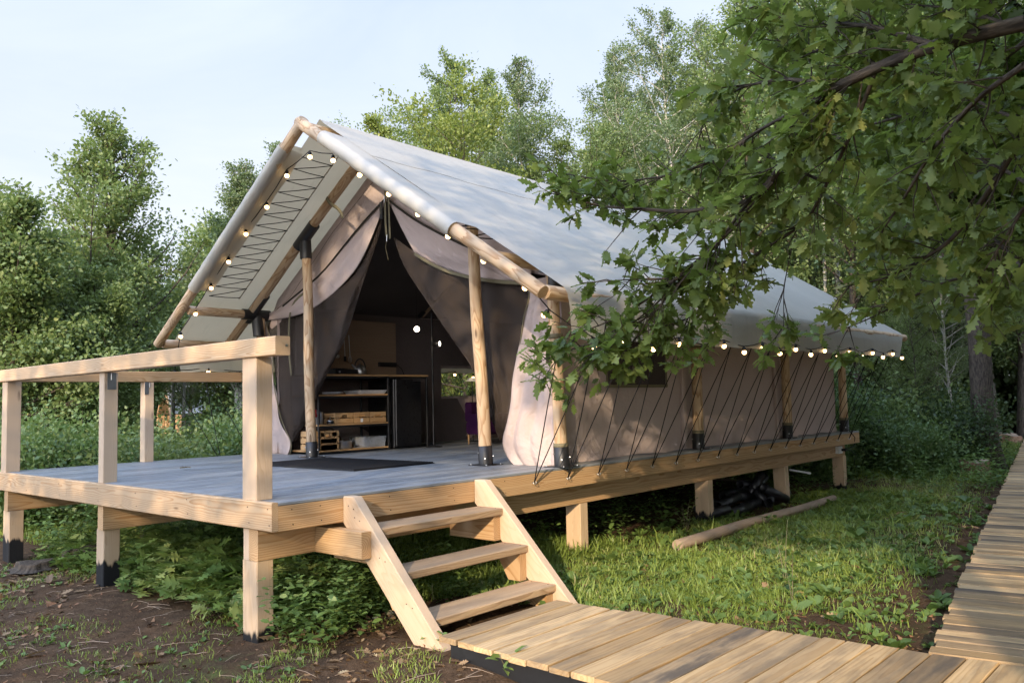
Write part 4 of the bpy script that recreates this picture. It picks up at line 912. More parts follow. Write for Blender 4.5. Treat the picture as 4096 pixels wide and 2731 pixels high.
part(box(MB(), -4.1, -3.60, ay-.24, ay+.26, .16, .36, ch=.05), 'seat', 'purple', ar); o = part(box(MB(), -4.12, -3.98, ay-.24, ay+.26, .361, .66, ch=.05), 'backrest', 'purple', ar)
part(box(MB(), -4.0, -3.60, ay-.31, ay-.242, .16, .48, ch=.04), 'armrest', 'purple', ar); part(box(MB(), -4.0, -3.60, ay+.262, ay+.33, .16, .48, ch=.04), 'armrest', 'purple', ar)
for sx in (-4.09, -3.66):
    for sy in (-.2, .22): part(tube(MB(), [(sx, ay+sy, .005), (sx, ay+sy, .159)], [.012, .02], 8), 'leg', 'crate', ar)
tb = thing('table_lamp', 'small white lamp shade in front of the rear window inside the tent', 'lamp', (-4.7, 6.9, 0)); sq = PX(1762/S*1.0, 1517/S, -4.6); mb = MB()
sq = PX(1888/S, 1517/S, -4.6); lathe(mb, (sq[0], sq[1], sq[2]-.03), [(.10, 0), (.07, .055), (.001, .058)], 20); put(tb, mb, 'lamp_shade', 'white'); mb = MB(); tube(mb, [(sq[0], sq[1], .02), (sq[0], sq[1], sq[2]+.02)], .008, 8); lathe(mb, (sq[0], sq[1], .0), [(.001, .002), (.1, .002), (.1, .012), (.01, .02)], 20); put(tb, mb, 'stand', 'black')

# power outlet at the rear end of the platform
ob = thing('outlet_box', 'white power socket box with black plugs on the beam at the far end', 'socket', (-.21, 11.18, -.31)); part(box(MB(), -.224, -.165, 11.08, 11.25, -.37, -.25, ch=.006), 'box', 'white', ob)
mb = MB(); tube(mb, [(-.165, 11.2, -.31), (-.10, 11.22, -.31)], .022, 10); tube(mb, [(-.10, 11.22, -.31), (-.05, 11.35, -.33), (-.04, 11.5, -.42), (-.08, 11.52, -.6)], .006, 6); tube(mb, [(-.10, 11.22, -.30), (-.02, 11.4, -.25), (.02, 11.35, -.1), (-.0, 11.15, .02), (-.08, 11.2, .05)], .006, 6); put(ob, mb, 'plug', 'rubber')

# ------------------------------------------------------------------ things on the ground
lg = thing('lying_log', 'long peeled log pole lying in the grass along the platform', 'log', (.36, 7, GZ)); a = PZ(2708/S, 2180/S, -.92)+[0, 0, 0]; b = PZ(3335/S, 1993/S, -.92); put(lg, logp(MB(), a+np.array([0, 0, .0]), b, .062, .055, n=16, seg=24, wob=.05), 'pole', 'oldlog')
rgp = np.random.default_rng(12)
PI = [((2790, 2035), (2860, 2075), -.86), ((2870, 2025), (2990, 1965), -.72), ((3020, 1960), (3060, 2030), -.74), ((3010, 1960), (3045, 1895), -.60), ((3075, 2010), (3090, 1980), -.80), ((3055, 1950), (3145, 2035), -.70), ((3110, 1985), (3145, 1935), -.66), ((2920, 2065), (3030, 2020), -.88), ((2820, 2060), (2910, 2035), -.92), ((2960, 1935), (3060, 1945), -.62), ((2960, 2065), (3060, 2040), -.93), ((3040, 2040), (3120, 2045), -.92), ((2890, 1985), (2990, 1950), -.80), ((3100, 1990), (3140, 2000), -.78), ((2830, 2000), (2900, 2050), -.8), ((3060, 1905), (3020, 1960), -.6), ((2930, 1985), (3040, 2000), -.8), ((3130, 1930), (3150, 1985), -.7)]
PD = [.2, .12, .25, .3, .05, .1, .35, 0., .05, .45, .1, .2, .5, .1, .4, .5, .3, .3]
for i, ((ax, ay_), (bx, by), zz) in enumerate(PI):
    x0 = -.25-PD[i]; a = PX(ax/S, ay_/S, x0); b = PX(bx/S, by/S, x0-.12*math.sin(i*2.1)); a[2] = max(a[2], GZ+.06); b[2] = max(b[2], GZ+.06); d = nrm(b-a); ln = np.linalg.norm(b-a); b = a+d*min(max(ln, .34), .75)
    pp = thing('plastic_pipe', ['black plastic pipe offcut tipped open end forward in the pile', 'black plastic pipe offcut in the heap under the platform'][i > 3] if False else 'black plastic pipe offcut in the heap under the platform', 'pipe', (a+b)/2, 'black pipe offcuts heaped under the platform')
    mb = MB(); tube(mb, [a, b], .062, 24, cap=False); thick(put(pp, mb, 'pipe_wall', 'pipe'), .005)
wp = thing('white_pipe', 'thin white plastic pipe sticking out under the far end of the platform', 'pipe', (-.3, 9.9, -.5)); a = PX(3160/S, 1878/S, -.5); b = PX(3240/S, 1892/S, -.35); mb = MB(); tube(mb, [a, b], .016, 12); tube(mb, [b-nrm(b-a)*.05, b], .021, 12); put(wp, mb, 'pipe_wall', 'white')
def stump(p, r, h, label, mat='stump', seed=1):
    t = thing('tree_stump', label, 'tree stump', p); rg = random.Random(seed); mb = MB(); n = 26; ph = [rg.random()*6 for _ in range(4)]; vs = []; wc = []
    prof = [(1.5, -.08), (1.25, .04), (1.08, .18), (1.0, .5), (.97, .9), (.93, 1.0)]
    for (k_, z) in prof:
        for j in range(n):
            an = 6.283*j/n; w = 1+.12*math.sin(3*an+ph[0])+.07*math.sin(7*an+ph[1])+.04*math.sin(13*an+ph[2]); top = (h*.13*math.sin(2*an+ph[3])+rg.uniform(-.03, .03)*h) if z > .8 else 0
            vs.append((p[0]+r*k_*w*math.cos(an), p[1]+r*k_*w*math.sin(an), p[2]+h*z+top)); wc.append((z*h, an*r, 0))
    fs = [(i*n+j, i*n+(j+1) % n, (i+1)*n+(j+1) % n, (i+1)*n+j) for i in range(len(prof)-1) for j in range(n)]; mb.add(vs, fs, wc, 0, True); put(t, mb, 'bark', mat)
    mb = MB(); ring = [vs[(len(prof)-1)*n+j] for j in range(n)]; c = np.mean(ring, 0); mb.add([tuple(c)]+ring, [(0, 1+j, 1+(j+1) % n) for j in range(n)], [(0, 0, 0)]+[(q[2]-c[2], q[0]-c[0], q[1]-c[1]) for q in ring]); put(t, mb, 'cut_top', 'oldlog' if mat == 'stump' else 'bark'); return t
q = PZ(345/S*1.0, 2250/S, GZ); stump(q, .20, .16, 'rotten dark stump in the soil behind the middle front post', 'bark', 3)
q = PZ(140/S, 2270/S, GZ); stump(q, .18, .07, 'flat rotten stump remains in the soil at the left edge', 'bark', 5)
q = PZ(3900/S, 1905/S, GZ); stump(q, .24, .30, 'short reddish stump at the foot of the dark oak trunk', 'stump', 7)
q = PZ(4020/S, 1779/S, GZ); stump(q, .42, .30, 'wide pale cut stump beside the long boardwalk', 'stump', 9)
SHADE = [((7.9, -5.4), 12.5, 5.2, 4.9, 42000, 61, 'oak behind the photographer with its crown high over the boardwalk', .15, -.4, 2.0),
         ((2.8, -11.6), 11.0, 3.6, .7, 36000, 62, 'oak behind the photographer shading the left part of the deck', .16, .15, 1.7),
         ((11.5, -5.5), 8.0, 3.0, .3, 15000, 64, 'bushy oak right behind the photographer', .17, .2, .8),
         ((9.6, 4.5), 15.0, 4.2, .5, 30000, 65, 'oak right of the long boardwalk, nearest to the photographer', .22, -.5, .8),
         ((8.9, 9.8), 16.0, 4.4, .5, 32000, 66, 'oak right of the long boardwalk, farther on', .22, -.5, .8),
         ((7.6, 15.8), 16.0, 4.2, .4, 32000, 67, 'oak right of the long boardwalk, farthest on', .22, -.5, .8),
         ((14.0, -1.0), 16.0, 4.5, .4, 30000, 68, 'oak far to the right of the photographer', .24, -.5, .8)]

# ------------------------------------------------------------------ trees
def ground_at(px, d): p = P(px, 930, d); return np.array([p[0], p[1], float(gz(p[0], p[1]))-.03])
def height_for(px, py, d):  return float(P(px, py, d)[2]-GZ)
KIND = {
 'oak': dict(mleaf='oakfar', mbark='bark', t0=.27, nl=64, ntw=8, nlf=58, ls=.080, cs=.20, tr=.10, prof='cone', tmpl='mid'),
 'birch': dict(mleaf='birchleaf', mbark='birch', t0=.22, nl=56, ntw=9, nlf=84, ls=.068, cs=.19, tr=.085, prof='tall', up=.6, droop=.06, tmpl='small'),
 'linden': dict(mleaf='linden', mbark='bark', t0=.15, nl=40, ntw=8, nlf=70, ls=.085, cs=.18, tr=.08, prof='round', tmpl='mid'),
 'woods': dict(mleaf='oakfar', mbark='bark', t0=.10, nl=50, ntw=7, nlf=84, ls=.090, cs=.22, tr=.11, prof='round', tmpl='small'),
}
VAR = {}
def proto(kind, seed, H, R):
    k_ = dict(KIND[kind]); ml = M[k_.pop('mleaf')]; mb_ = M[k_.pop('mbark')]
    nm_ = {'oak': 'oak_tree', 'birch': 'birch_tree', 'linden': 'linden_tree', 'woods': 'leafy_tree'}[kind]
    return make_tree(nm_, seed, H, R, kind, ml, mb_, **k_)
def place(kind, seed, px, py, d, R, label, group=None, first=False):
    """a tree whose top shows at (px, py) from distance d"""
    H = height_for(px, py, d)*(1.0 if px < 700 else 1.03); R = R*(.72 if px < 700 else 1.2); b = ground_at(px, d); key = (kind, seed)
    if key not in VAR:
        o = proto(kind, seed, H, R); VAR[key] = (o, H); o.location = b
    else:
        src, h0 = VAR[key]; o = dup(src, b, (px*.37) % 6.28, H/h0)
    tag(o, label, 'tree', group); return o
# left of the tent
place('oak', 11, 252, 256, 17, 3.1, 'young oak with pointed crown standing above the shrubs at the left')
place('oak', 12, 25, 440, 14, 2.3, 'oak cut off by the left edge of the photo', 'trees left of the tent')
place('birch', 21, 545, 345, 20, 1.5, 'slender birch rising behind the left slope of the roof')
place('birch', 21, 648, 300, 25, 1.4, 'thin birch tip showing just left of the gable peak')
G1 = 'trees left of the tent'
for i, (px, py, d) in enumerate(((120, 560, 20), (260, 585, 21), (440, 560, 29), (250, 520, 27), (530, 530, 23), (200, 600, 24), (60, 540, 25), (-60, 400, 16), (590, 560, 30), (210, 640, 15.5), (150, 690, 15), (400, 640, 30))):
    lab = ['leafy tree between the left edge oak and the pointed oak', 'leafy tree whose top shows just right of the pointed oak tip, farther back', 'far birch low between the pointed oak and the gable', 'oak behind and above the pointed oak, slightly to its left', 'leafy tree close left of the gable, under the slender birch', 'leafy tree behind the left flank of the pointed oak', 'thin birch behind the oak at the left edge', 'oak mostly outside the left edge of the photo', 'leafy tree peeping out between the roof edge and the slender birch', 'leafy tree in front of the pointed oak, lower left of its trunk', 'birch low at the left, in front of the other trees', 'distant oak above the far end of the low handrail'][i]
    place(('woods', 'woods', 'birch', 'oak')[i % 4], (31, 32, 25, 11)[i % 4], px, py, d, 2.4, lab, G1)
# behind the roof
place('linden', 41, 872, 255, 24, 1.0, 'small yellow green tree top just right of the gable peak')
place('oak', 13, 1030, 118, 27, 2.9, 'oak with spreading top arms behind the middle of the ridge')
place('linden', 42, 1075, 270, 21, 3.0, 'bright yellow green linden behind the ridge')
place('birch', 22, 1215, 125, 24, 1.9, 'birch with white trunk standing alone against the sky behind the ridge')
place('woods', 35, 1140, 160, 30, 1.5, 'darker narrow tree between the oak and the lone birch')
place('birch', 26, 1560, 0, 23, 2.9, 'tallest birch, with a broad crown, right of the lone birch')
place('birch', 24, 1440, 95, 27, 2.4, 'birch overlapping the left side of the tallest birch')
place('birch', 24, 1330, 370, 26, 2.4, 'low birch between the lone birch and the tallest one')
place('birch', 27, 1660, 40, 30, 2.6, 'birch just right of the tallest birch, partly behind the oak branches')
for i, (px, py, d) in enumerate(((1120, 300, 27), (1290, 360, 24), (960, 290, 30), (1390, 330, 23), (1500, 300, 29), (1600, 260, 25))):
    place('woods', 36, px, py, d, 3.2, ['leafy tree below the dark narrow tree, behind the middle of the ridge', 'low leafy tree right of the lone birch, close behind the ridge', 'low leafy tree between the small yellow tree top and the spreading oak', 'leafy tree filling the dip between the lone birch and the tallest birch', 'leafy tree in front of the tallest birch, left of its trunk', 'leafy tree under the right side of the tallest birch'][i], 'low trees behind the ridge')
# right: forest
G2 = 'trees in the forest on the right'
for i, (px, py, d) in enumerate(((1750, -60, 22), (1850, -150, 26), (1960, -200, 20), (2060, -100, 25), (2150, -250, 22), (2230, -200, 30), (2340, -300, 27), (2420, -200, 21), (1800, 80, 32), (2000, 0, 34), (2120, 100, 36), (2300, 0, 40), (2380, 50, 46), (2450, 100, 34), (1700, 250, 36), (2180, 300, 18.5), (2040, 420, 19.5), (2110, 560, 17.5))):
    place(('woods', 'oak', 'woods', 'birch')[i % 4], (37, 15, 38, 23)[i % 4], px, py, d, 2.6, ['leafy tree in the dark forest on the right', 'oak in the dark forest on the right', 'leafy tree in the dark forest on the right', 'birch in the dark forest on the right'][i % 4], G2)
def trunk_only(name, label, pts, rads, mat, branches=(), group=None, crown=None):
    b = np.array(pts[0]); t = thing(name, label, 'tree', b, group); mb = MB(); tube(mb, pts, rads, 14, RN.random(), wob=.06)
    for br, r0 in branches: tube(mb, br, [r0*(1-.8*i/(len(br)-1)) for i in range(len(br))], 6, RN.random())
    put(t, mb, 'trunk', mat)
    if crown is not None:
        rg = np.random.default_rng(len(label)); C = rg.normal(0, 1, (crown[3], 3))*np.array([crown[1], crown[1], crown[2]])+np.array(crown[0]); cl = np.sin(C[:, 0]*3.1)+np.sin(C[:, 1]*2.7+1)+np.sin(C[:, 2]*3.3); C = C[cl > -.5]
        leaves('crown', C-b, np.tile(np.array([0, 0, -.2]), (len(C), 1)), .11 if mat == 'bark' else .065, np.clip(rg.normal(.4, .2, len(C)), 0, 1), M['oakfar'] if mat == 'bark' else M['birchleaf'], 'mid', rg, parent=t)
    return t
b = PZ(3965/S, 1885/S, GZ)
trunk_only('oak_tree', 'dark thick oak trunk standing beside the long boardwalk', [b+(0, 0, -.1), b+(-.02, 0, .15), b+(-.05, 0, .6), b+(-.08, .02, 1.6), b+(-.06, 0, 2.8), b+(-.1, 0, 3.4), b+(.1, 0, 4.6), b+(.3, 0, 6.5), b+(.2, 0, 9)], [.40, .29, .235, .21, .20, .195, .15, .11, .03], 'bark', [([b+(-.08, 0, 3.3), b+(-.4, .1, 3.9), b+(-.8, .1, 5), b+(-1.1, 0, 6.5)], .11), ([b+(-.05, 0, 3.0), b+(.3, 0, 3.5), b+(.9, -.2, 4.2), b+(1.4, -.2, 5)], .07)], crown=(b+(0, 0, 6.8), 1.5, 1.1, 14000))
for (px, py, d, r_, lean, lab) in ((3985, 1735, 30.5, .17, -.055, 'pale birch trunk just right of the dark oak trunk'),):
    b = PZ(px/S, py/S, GZ); trunk_only('birch_tree', lab, [b+CR*lean*h for h in (0,)]+[b+CR*(lean*h)+(0, 0, h) for h in (1, 3, 5, 8, 12, 16)], [r_*1.25, r_, r_*.92, r_*.85, r_*.7, r_*.5, .03], 'birch', [([b+(0, 0, 3.2)+CR*-.2, b+(0, 0, 4.0)+CR*1.0, b+(0, 0, 4.5)+CR*2.2], .03), ([b+(0, 0, 7)+CR*-.3, b+(0, 0, 8.6)+CR*1.8], .04)], crown=(b+(0, 0, 13), 2.0, 2.4, 9000))
for (px, d, r_, lean, lab) in ((1897, 21, .055, .03, 'thin white birch trunk behind the rear slope of the roof'), (1948, 23, .085, -.02, 'thicker white birch trunk, one of a pair behind the rear roof corner'), (1932, 25, .06, .01, 'slim white birch trunk touching the thicker one behind the rear roof corner'),
        (325, 20.0, .045, .02, 'thin pale birch stem among shrubs, seen between the left railing posts'), (560, 22, .05, .03, 'pale birch stem left of the mid railing post'), (690, 23, .06, .0, 'pale birch stem seen right above the low handrail'), (730, 22, .05, .02, 'pale slim stem behind the far handrail'), (955, 20, .05, .03, 'slim pale stem near the gable eave')):
    px = px if px > 1000 else px/1.7415*1.0; b = ground_at(px, d); n_ = 6
    trunk_only('birch_tree', lab, [b+CR*(lean*h)+(0, 0, h) for h in ((0, 1, 3, 5, 7, 9) if px > 1000 else (0, .6, 1.4, 2.2, 3.0, 3.9))], [r_*1.2, r_, r_*.9, r_*.75, r_*.5, .01], 'birch', [([b+(0, 0, 2.2), b+(0, 0, 2.9)+CR*.5], .012)], None if px > 1000 else 'white stems left of the tent', crown=(b+(0, 0, 7.0), .9, 1.4, 1500) if px > 1000 else (b+(0, 0, 3.6), .45, .5, 900))
# the wood far behind, one mass
def forest_mass():
    rg = np.random.default_rng(77); C = []; LV = []
    for i in range(350):
        a = rg.uniform(-1.62, .12) if i < 230 else rg.uniform(-.42, .06); d = rg.uniform(34, 62) if i < 230 else rg.uniform(33, 50)
        if -1.20 < a < -1.04: d = rg.uniform(50, 64)
        b = CAM+np.array([math.sin(a), math.cos(a), 0])*d; h = rg.uniform(6.0, 8.5)*d/38 if a > -1.15 and a < -.95 else rg.uniform(6.5, 10)*d/38
        if a > -.62: h *= 1.7
        if a < -.95: h = rg.uniform(4.5, 6.0)*d/34
        elif a < -.62: h = rg.uniform(5.5, 8.0)*d/34
        n = 1500; z = rg.random(n)**.8*h; r_ = (.5+1.9*np.sin(np.pi*np.clip(z/h, .03, .97)))*rg.random(n)**.5; an = rg.random(n)*6.28
        c = np.stack([b[0]+r_*np.cos(an), b[1]+r_*np.sin(an), GZ+z], 1); w = np.sin(c[:, 0]*2.3+c[:, 2]*1.9)+np.sin(c[:, 1]*2.1-c[:, 2]*2.4+i); c = c[w > -.7]; C.append(c); LV.append(np.clip(rg.normal(.3+.3*rg.random(), .15, len(c)), 0, 1))
    C = np.concatenate(C); LV = np.concatenate(LV); o = leaves('distant_woods', C, rg.normal(0, 1, (len(C), 3)), rg.uniform(.22, .42, len(C)), LV, M['masonleaf'], 'small', rg); tag(o, 'far off wood closing the view behind the tent', 'woods', kind='stuff')
forest_mass()

# ------------------------------------------------------------------ shrubs
def make_shrub(seed, H, R, ml='shrubleaf', n=9000, ls=.085, tmpl='small', name='shrub'):
    rg = np.random.default_rng(seed); t = empty(name); mb = MB(); C = []; D = []; LV = []
    for i in range(16):
        a = rg.random()*6.28; d = nrm((math.cos(a)*rg.uniform(.1, .8), math.sin(a)*rg.uniform(.1, .8), 1)); ln = H*rg.uniform(.6, 1.05); pts = [np.array([math.cos(a), math.sin(a), 0])*R*.25*rg.random()]
        for q in range(4): d = nrm(d+rg.normal(0, .12, 3)); pts.append(pts[-1]+d*ln/4)
        tube(mb, pts, [.012, .010, .008, .005, .003], 4, .3, cap=False); m_ = n//16; tt = rg.uniform(.5, 4.0, m_); ii = np.minimum(3, tt.astype(int)); pa = np.array(pts); c = pa[ii]+(pa[ii+1]-pa[ii])*(tt-ii)[:, None]; sd_ = rg.normal(0, .17*R+.04, (m_, 3)); C.append(c+sd_); D.append(sd_/(np.linalg.norm(sd_, axis=1)[:, None]+1e-6)); LV.append(np.clip(rg.normal(.3+.3*rg.random(), .2, m_), 0, 1))
    mb.build('stems', M['bark'], t); C = np.concatenate(C); C[:, 2] = np.abs(C[:, 2]); leaves('foliage', C, np.concatenate(D), ls*rg.uniform(.6, 1.3, len(C)), np.concatenate(LV), M[ml], tmpl, rg, parent=t); return t
SH = [make_shrub(51, 1.7, 1.0), make_shrub(52, 1.5, 1.2, 'oakfar', 7000, .10), make_shrub(53, 2.0, .9, 'shrubleaf', 8000, .06)]
SH.append(make_shrub(54, 1.8, 1.1, 'shrubshade', 9000, .08)); used = [False]*4; rr = random.Random(4)
BATCH = {}
def shrub(i, loc, sc, label, group): BATCH.setdefault(group, []).append((i, np.array(loc, float), sc, rr.random()*6.28))
def merge_shrubs(group, name, label):
    """undergrowth nobody could count: all bushes of one thicket in one object"""
    V = []; F = []; LS_ = []; LT = []; LVV = []; MI = []; vo = lo = 0; mats = []
    for (i, loc, sc, rzz) in BATCH[group]:
        c, s_ = math.cos(rzz)*sc, math.sin(rzz)*sc; Rm = np.array([[c, -s_, 0], [s_, c, 0], [0, 0, sc]])
        for ch in SH[i].children:
            me = ch.data; nv = len(me.vertices); nl_ = len(me.loops); npz = len(me.polygons); a = np.empty(nv*3, np.float32); me.vertices.foreach_get('co', a); V.append(a.reshape(-1, 3)@Rm.T+loc)
            b = np.empty(nl_, np.int32); me.loops.foreach_get('vertex_index', b); F.append(b+vo); p_ = np.empty(npz, np.int32); me.polygons.foreach_get('loop_start', p_); LS_.append(p_+lo)
            lv_ = np.full(nv, .4, np.float32)
            if 'lv' in me.attributes: me.attributes['lv'].data.foreach_get('value', lv_)
            LVV.append(lv_); mt = me.materials[0]
            if mt not in mats: mats.append(mt)
            MI.append(np.full(npz, mats.index(mt), np.int32)); vo += nv; lo += nl_
    V = np.concatenate(V); F = np.concatenate(F); LS_ = np.concatenate(LS_); me = bpy.data.meshes.new(name); me.vertices.add(len(V)); me.vertices.foreach_set('co', V.astype(np.float32).ravel())
    me.loops.add(len(F)); me.loops.foreach_set('vertex_index', F); me.polygons.add(len(LS_)); me.polygons.foreach_set('loop_start', LS_); me.polygons.foreach_set('material_index', np.concatenate(MI)); me.update(calc_edges=True)
    at = me.attributes.new('lv', 'FLOAT', 'POINT'); at.data.foreach_set('value', np.concatenate(LVV))
    for mt in mats: me.materials.append(mt)
    o = bpy.data.objects.new(name, me); col.objects.link(o); tag(o, label, 'undergrowth', kind='stuff')
LS = ['leafy shrub with broad leaves in the thicket', 'oak scrub with lobed leaves in the thicket', 'small leaved shrub in the thicket']
for i in range(46):     # thicket left of and behind the platform
    d = rr.uniform(11.5, 19); px = rr.uniform(-30, 640); lo = 290 < px < 500; b = ground_at(px, d)
    if b[0] > -6.9: continue
    shrub(i % 3, b, rr.uniform(.7, 1.12)*(1.0 if d > 13 else .8)*(.66 if lo else 1), LS[i % 3]+' left of the platform', 'shrubs left of the platform')
for (x, y) in ((-6.9, 2.6), (-7.2, 4.6), (-6.8, 6.4), (-7.4, 8.2), (-6.9, 9.8), (-7.8, 1.2), (-8.6, 3.4), (-8.9, 5.8)): shrub(int(x*y) % 3, (x, y, GZ), rr.uniform(.65, .9), LS[int(x*y) % 3]+' left of the platform', 'shrubs left of the platform')
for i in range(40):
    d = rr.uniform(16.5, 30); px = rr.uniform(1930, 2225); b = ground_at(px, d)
    shrub(3, b, rr.uniform(.5, .95), 'shrub right of the tent, shade painted into its leaf colour', 'shrubs right of the tent')
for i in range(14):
    px = rr.uniform(2290, 2332); d = rr.uniform(34, 60); shrub(3, ground_at(px, d), rr.uniform(.7, 1.2), 'shrub beside the far end of the long boardwalk, shade painted into its leaf colour', 'shrubs right of the tent')
for i in range(16): shrub(i % 3, (rr.uniform(-5, .5), rr.uniform(12.6, 15.5), GZ), rr.uniform(.7, 1.1), LS[i % 3]+' behind the platform', 'shrubs behind the platform')

merge_shrubs('shrubs left of the platform', 'thicket', 'dense green thicket of oak scrub and bushes left of the platform')
merge_shrubs('shrubs right of the tent', 'thicket', 'undergrowth right of the tent at the forest edge, shade painted into its leaf colour')
merge_shrubs('shrubs behind the platform', 'thicket', 'bushes growing close behind the platform')
for o in SH:
    for ch in list(o.children): bpy.data.objects.remove(ch)
    bpy.data.objects.remove(o)

# ------------------------------------------------------------------ the near oak whose branches hang in from the right
def near_oak():
    rg = np.random.default_rng(5); root = thing('oak_tree', 'near oak whose leafy branches hang into the picture from the top right', 'tree', (6.55, 1.6, GZ)); ro = np.array(root.location)
    G = dict(
     b1=([(2352, 53, 3.6), (2147, 105, 3.8), (2015, 154, 4.), (1927, 198, 4.2), (1848, 246, 4.4), (1835, 308, 4.5), (1774, 417, 4.7), (1721, 461, 4.9)], .036, .016, 26),
     b2=([(1721, 461, 4.9), (1576, 488, 5.2), (1450, 478, 5.35), (1378, 475, 5.4), (1270, 440, 5.6)], .016, .005),
     b3=([(2352, 300, 3.9), (2280, 430, 4.2), (2180, 560, 4.5), (2040, 640, 4.9), (1930, 660, 5.1)], .018, .004),
     b4=([(1774, 417, 4.7), (1690, 520, 5.0), (1590, 610, 5.2), (1500, 680, 5.4), (1400, 740, 5.5), (1310, 770, 5.6)], .014, .004),
     b5=([(1721, 461, 4.9), (1640, 570, 5.1), (1560, 650, 5.3), (1500, 720, 5.4), (1450, 790, 5.5)], .011, .004),
     b6=([(2147, 105, 3.8), (2000, 60, 4.2), (1860, 50, 4.6), (1740, 30, 5.0)], .016, .005),
     b7=([(2015, 154, 4.), (1960, 300, 4.3), (1900, 420, 4.6), (1850, 520, 5.0), (1700, 600, 5.2), (1640, 700, 5.5), (1640, 800, 5.6)], .012, .004),
     b8=([(2400, 560, 4.0), (2280, 620, 4.5), (2160, 650, 5.0), (2060, 700, 5.6), (1980, 740, 6.0), (1900, 770, 6.2)], .012, .004, 10),
     b9=([(1500, 720, 5.4), (1400, 780, 5.5), (1310, 800, 5.5), (1230, 850, 5.4)], .006, .0025),
     b19=([(1560, 650, 5.3), (1470, 730, 5.4), (1380, 790, 5.4), (1320, 860, 5.4)], .007, .0025), b20=([(1640, 700, 5.5), (1560, 740, 5.5), (1480, 760, 5.5), (1400, 830, 5.5)], .007, .0025), b21=([(1700, 600, 5.2), (1600, 640, 5.3), (1480, 640, 5.4), (1330, 650, 5.5)], .008, .0025),
     b30=([(1820, 560, 5.4), (1800, 660, 5.6), (1800, 760, 5.8), (1790, 840, 5.9)], .004, .002, 7),
     b10=([(1927, 198, 4.2), (1800, 180, 4.6), (1700, 200, 5.0), (1620, 260, 5.3), (1600, 340, 5.4)], .013, .004),
     b11=([(2352, 150, 3.3), (2250, 220, 3.6), (2150, 330, 3.9), (2080, 450, 4.2), (2020, 540, 4.6)], .014, .004),
     b12=([(1848, 246, 4.4), (1740, 300, 4.8), (1660, 360, 5.1), (1560, 400, 5.4), (1420, 420, 5.6), (1300, 400, 5.7)], .012, .004),
     b13=([(2400, 60, 5.5), (2250, 180, 6.0), (2100, 260, 6.5), (1950, 300, 7.0), (1830, 380, 7.2)], .02, .005),
     b14=([(2450, 250, 5.5), (2300, 350, 6.0), (2200, 430, 6.6), (2080, 520, 7.0), (1990, 600, 7.5)], .02, .005),
     b15=([(2400, -60, 4.6), (2200, -80, 5.0), (2000, -60, 5.4), (1850, -30, 5.8), (1720, 20, 6.0)], .02, .005),
     b16=([(2352, 620, 5.0), (2300, 560, 5.6), (2240, 520, 6.2), (2200, 560, 6.8)], .012, .004),
     b17=([(2430, 400, 3.7), (2350, 480, 3.9), (2300, 560, 4.1), (2250, 640, 4.3)], .010, .003),
     b23=([(2420, 300, 5.0), (2300, 260, 5.4), (2180, 200, 5.8), (2060, 180, 6.2)], .014, .004), b24=([(2430, 480, 4.6), (2330, 400, 5.0), (2230, 360, 5.4), (2120, 400, 5.8), (2020, 430, 6.2)], .014, .004), b25=([(2430, 120, 4.2), (2330, 60, 4.5), (2200, 20, 4.9), (2080, 10, 5.3)], .014, .004), b27=([(2015, 154, 4.0), (1950, 100, 4.4), (1860, 120, 4.8), (1780, 90, 5.1)], .010, .004), b28=([(1900, 420, 4.6), (1800, 380, 4.9), (1720, 330, 5.2), (1640, 420, 5.5)], .010, .004),
     b18=([(2100, 260, 6.5), (2050, 120, 6.3), (1950, 20, 6.2)], .012, .004),
    )
    wood_ = MB(); tips = []
    for key, gv in G.items():
        pts, r0, r1 = gv[:3]; dens = gv[3] if len(gv) > 3 else 16
        q = smoothline([P(a, b, d) for a, b, d in pts], 26); rr_ = list(np.linspace(r0, r1, len(q))); tube(wood_, q, rr_, 8, rg.random(), wob=.08)
        Ln = np.linalg.norm(np.diff(q, axis=0), axis=1).sum(); nsub = int(Ln*dens)
        for _ in range(nsub):
            u = rg.uniform(.10, 1.0); ii = min(24, int(u*25)); p0 = q[ii]; t = nrm(q[min(25, ii+1)]-q[max(0, ii-1)])
            d = nrm(t*.9+rg.normal(0, .62, 3)+np.array([0, 0, -.12])); ln = rg.uniform(.16, .46)*(1-.35*u); k_ = 4; pp = [p0]
            for _q in range(k_): d = nrm(d+rg.normal(0, .13, 3)+np.array([0, 0, -.05])); pp.append(pp[-1]+d*ln/k_)
            tube(wood_, pp, [.0048, .004, .0034, .0028, .0018], 4, .4, cap=False)
            for s_ in (1.6, 2.4, 3.2, 4.0):
                if s_ < 4 and rg.random() < .35: continue
                a = min(3, int(s_)); c = pp[a]+(pp[a+1]-pp[a])*(s_-a); dd = nrm(d+rg.normal(0, .45, 3)); e = c+dd*(rg.uniform(.03, .14) if s_ < 4 else .01)
                if s_ < 4: tube(wood_, [c, e], [.0022, .0014], 3, .4, cap=False)
                tips.append((e, dd))
    # limbs that join the guides to the trunk, and the trunk itself (right of the frame)
    T = ro; tube(wood_, [T+(0, 0, -.1), T+(0, 0, .3), T+(.05, 0, 1.5), T+(.0, .05, 3.0), T+(.1, 0, 4.6), T+(.05, 0, 6.5), T+(0, 0, 8.5)], [.36, .27, .23, .20, .15, .09, .03], 14, .7, wob=.06)
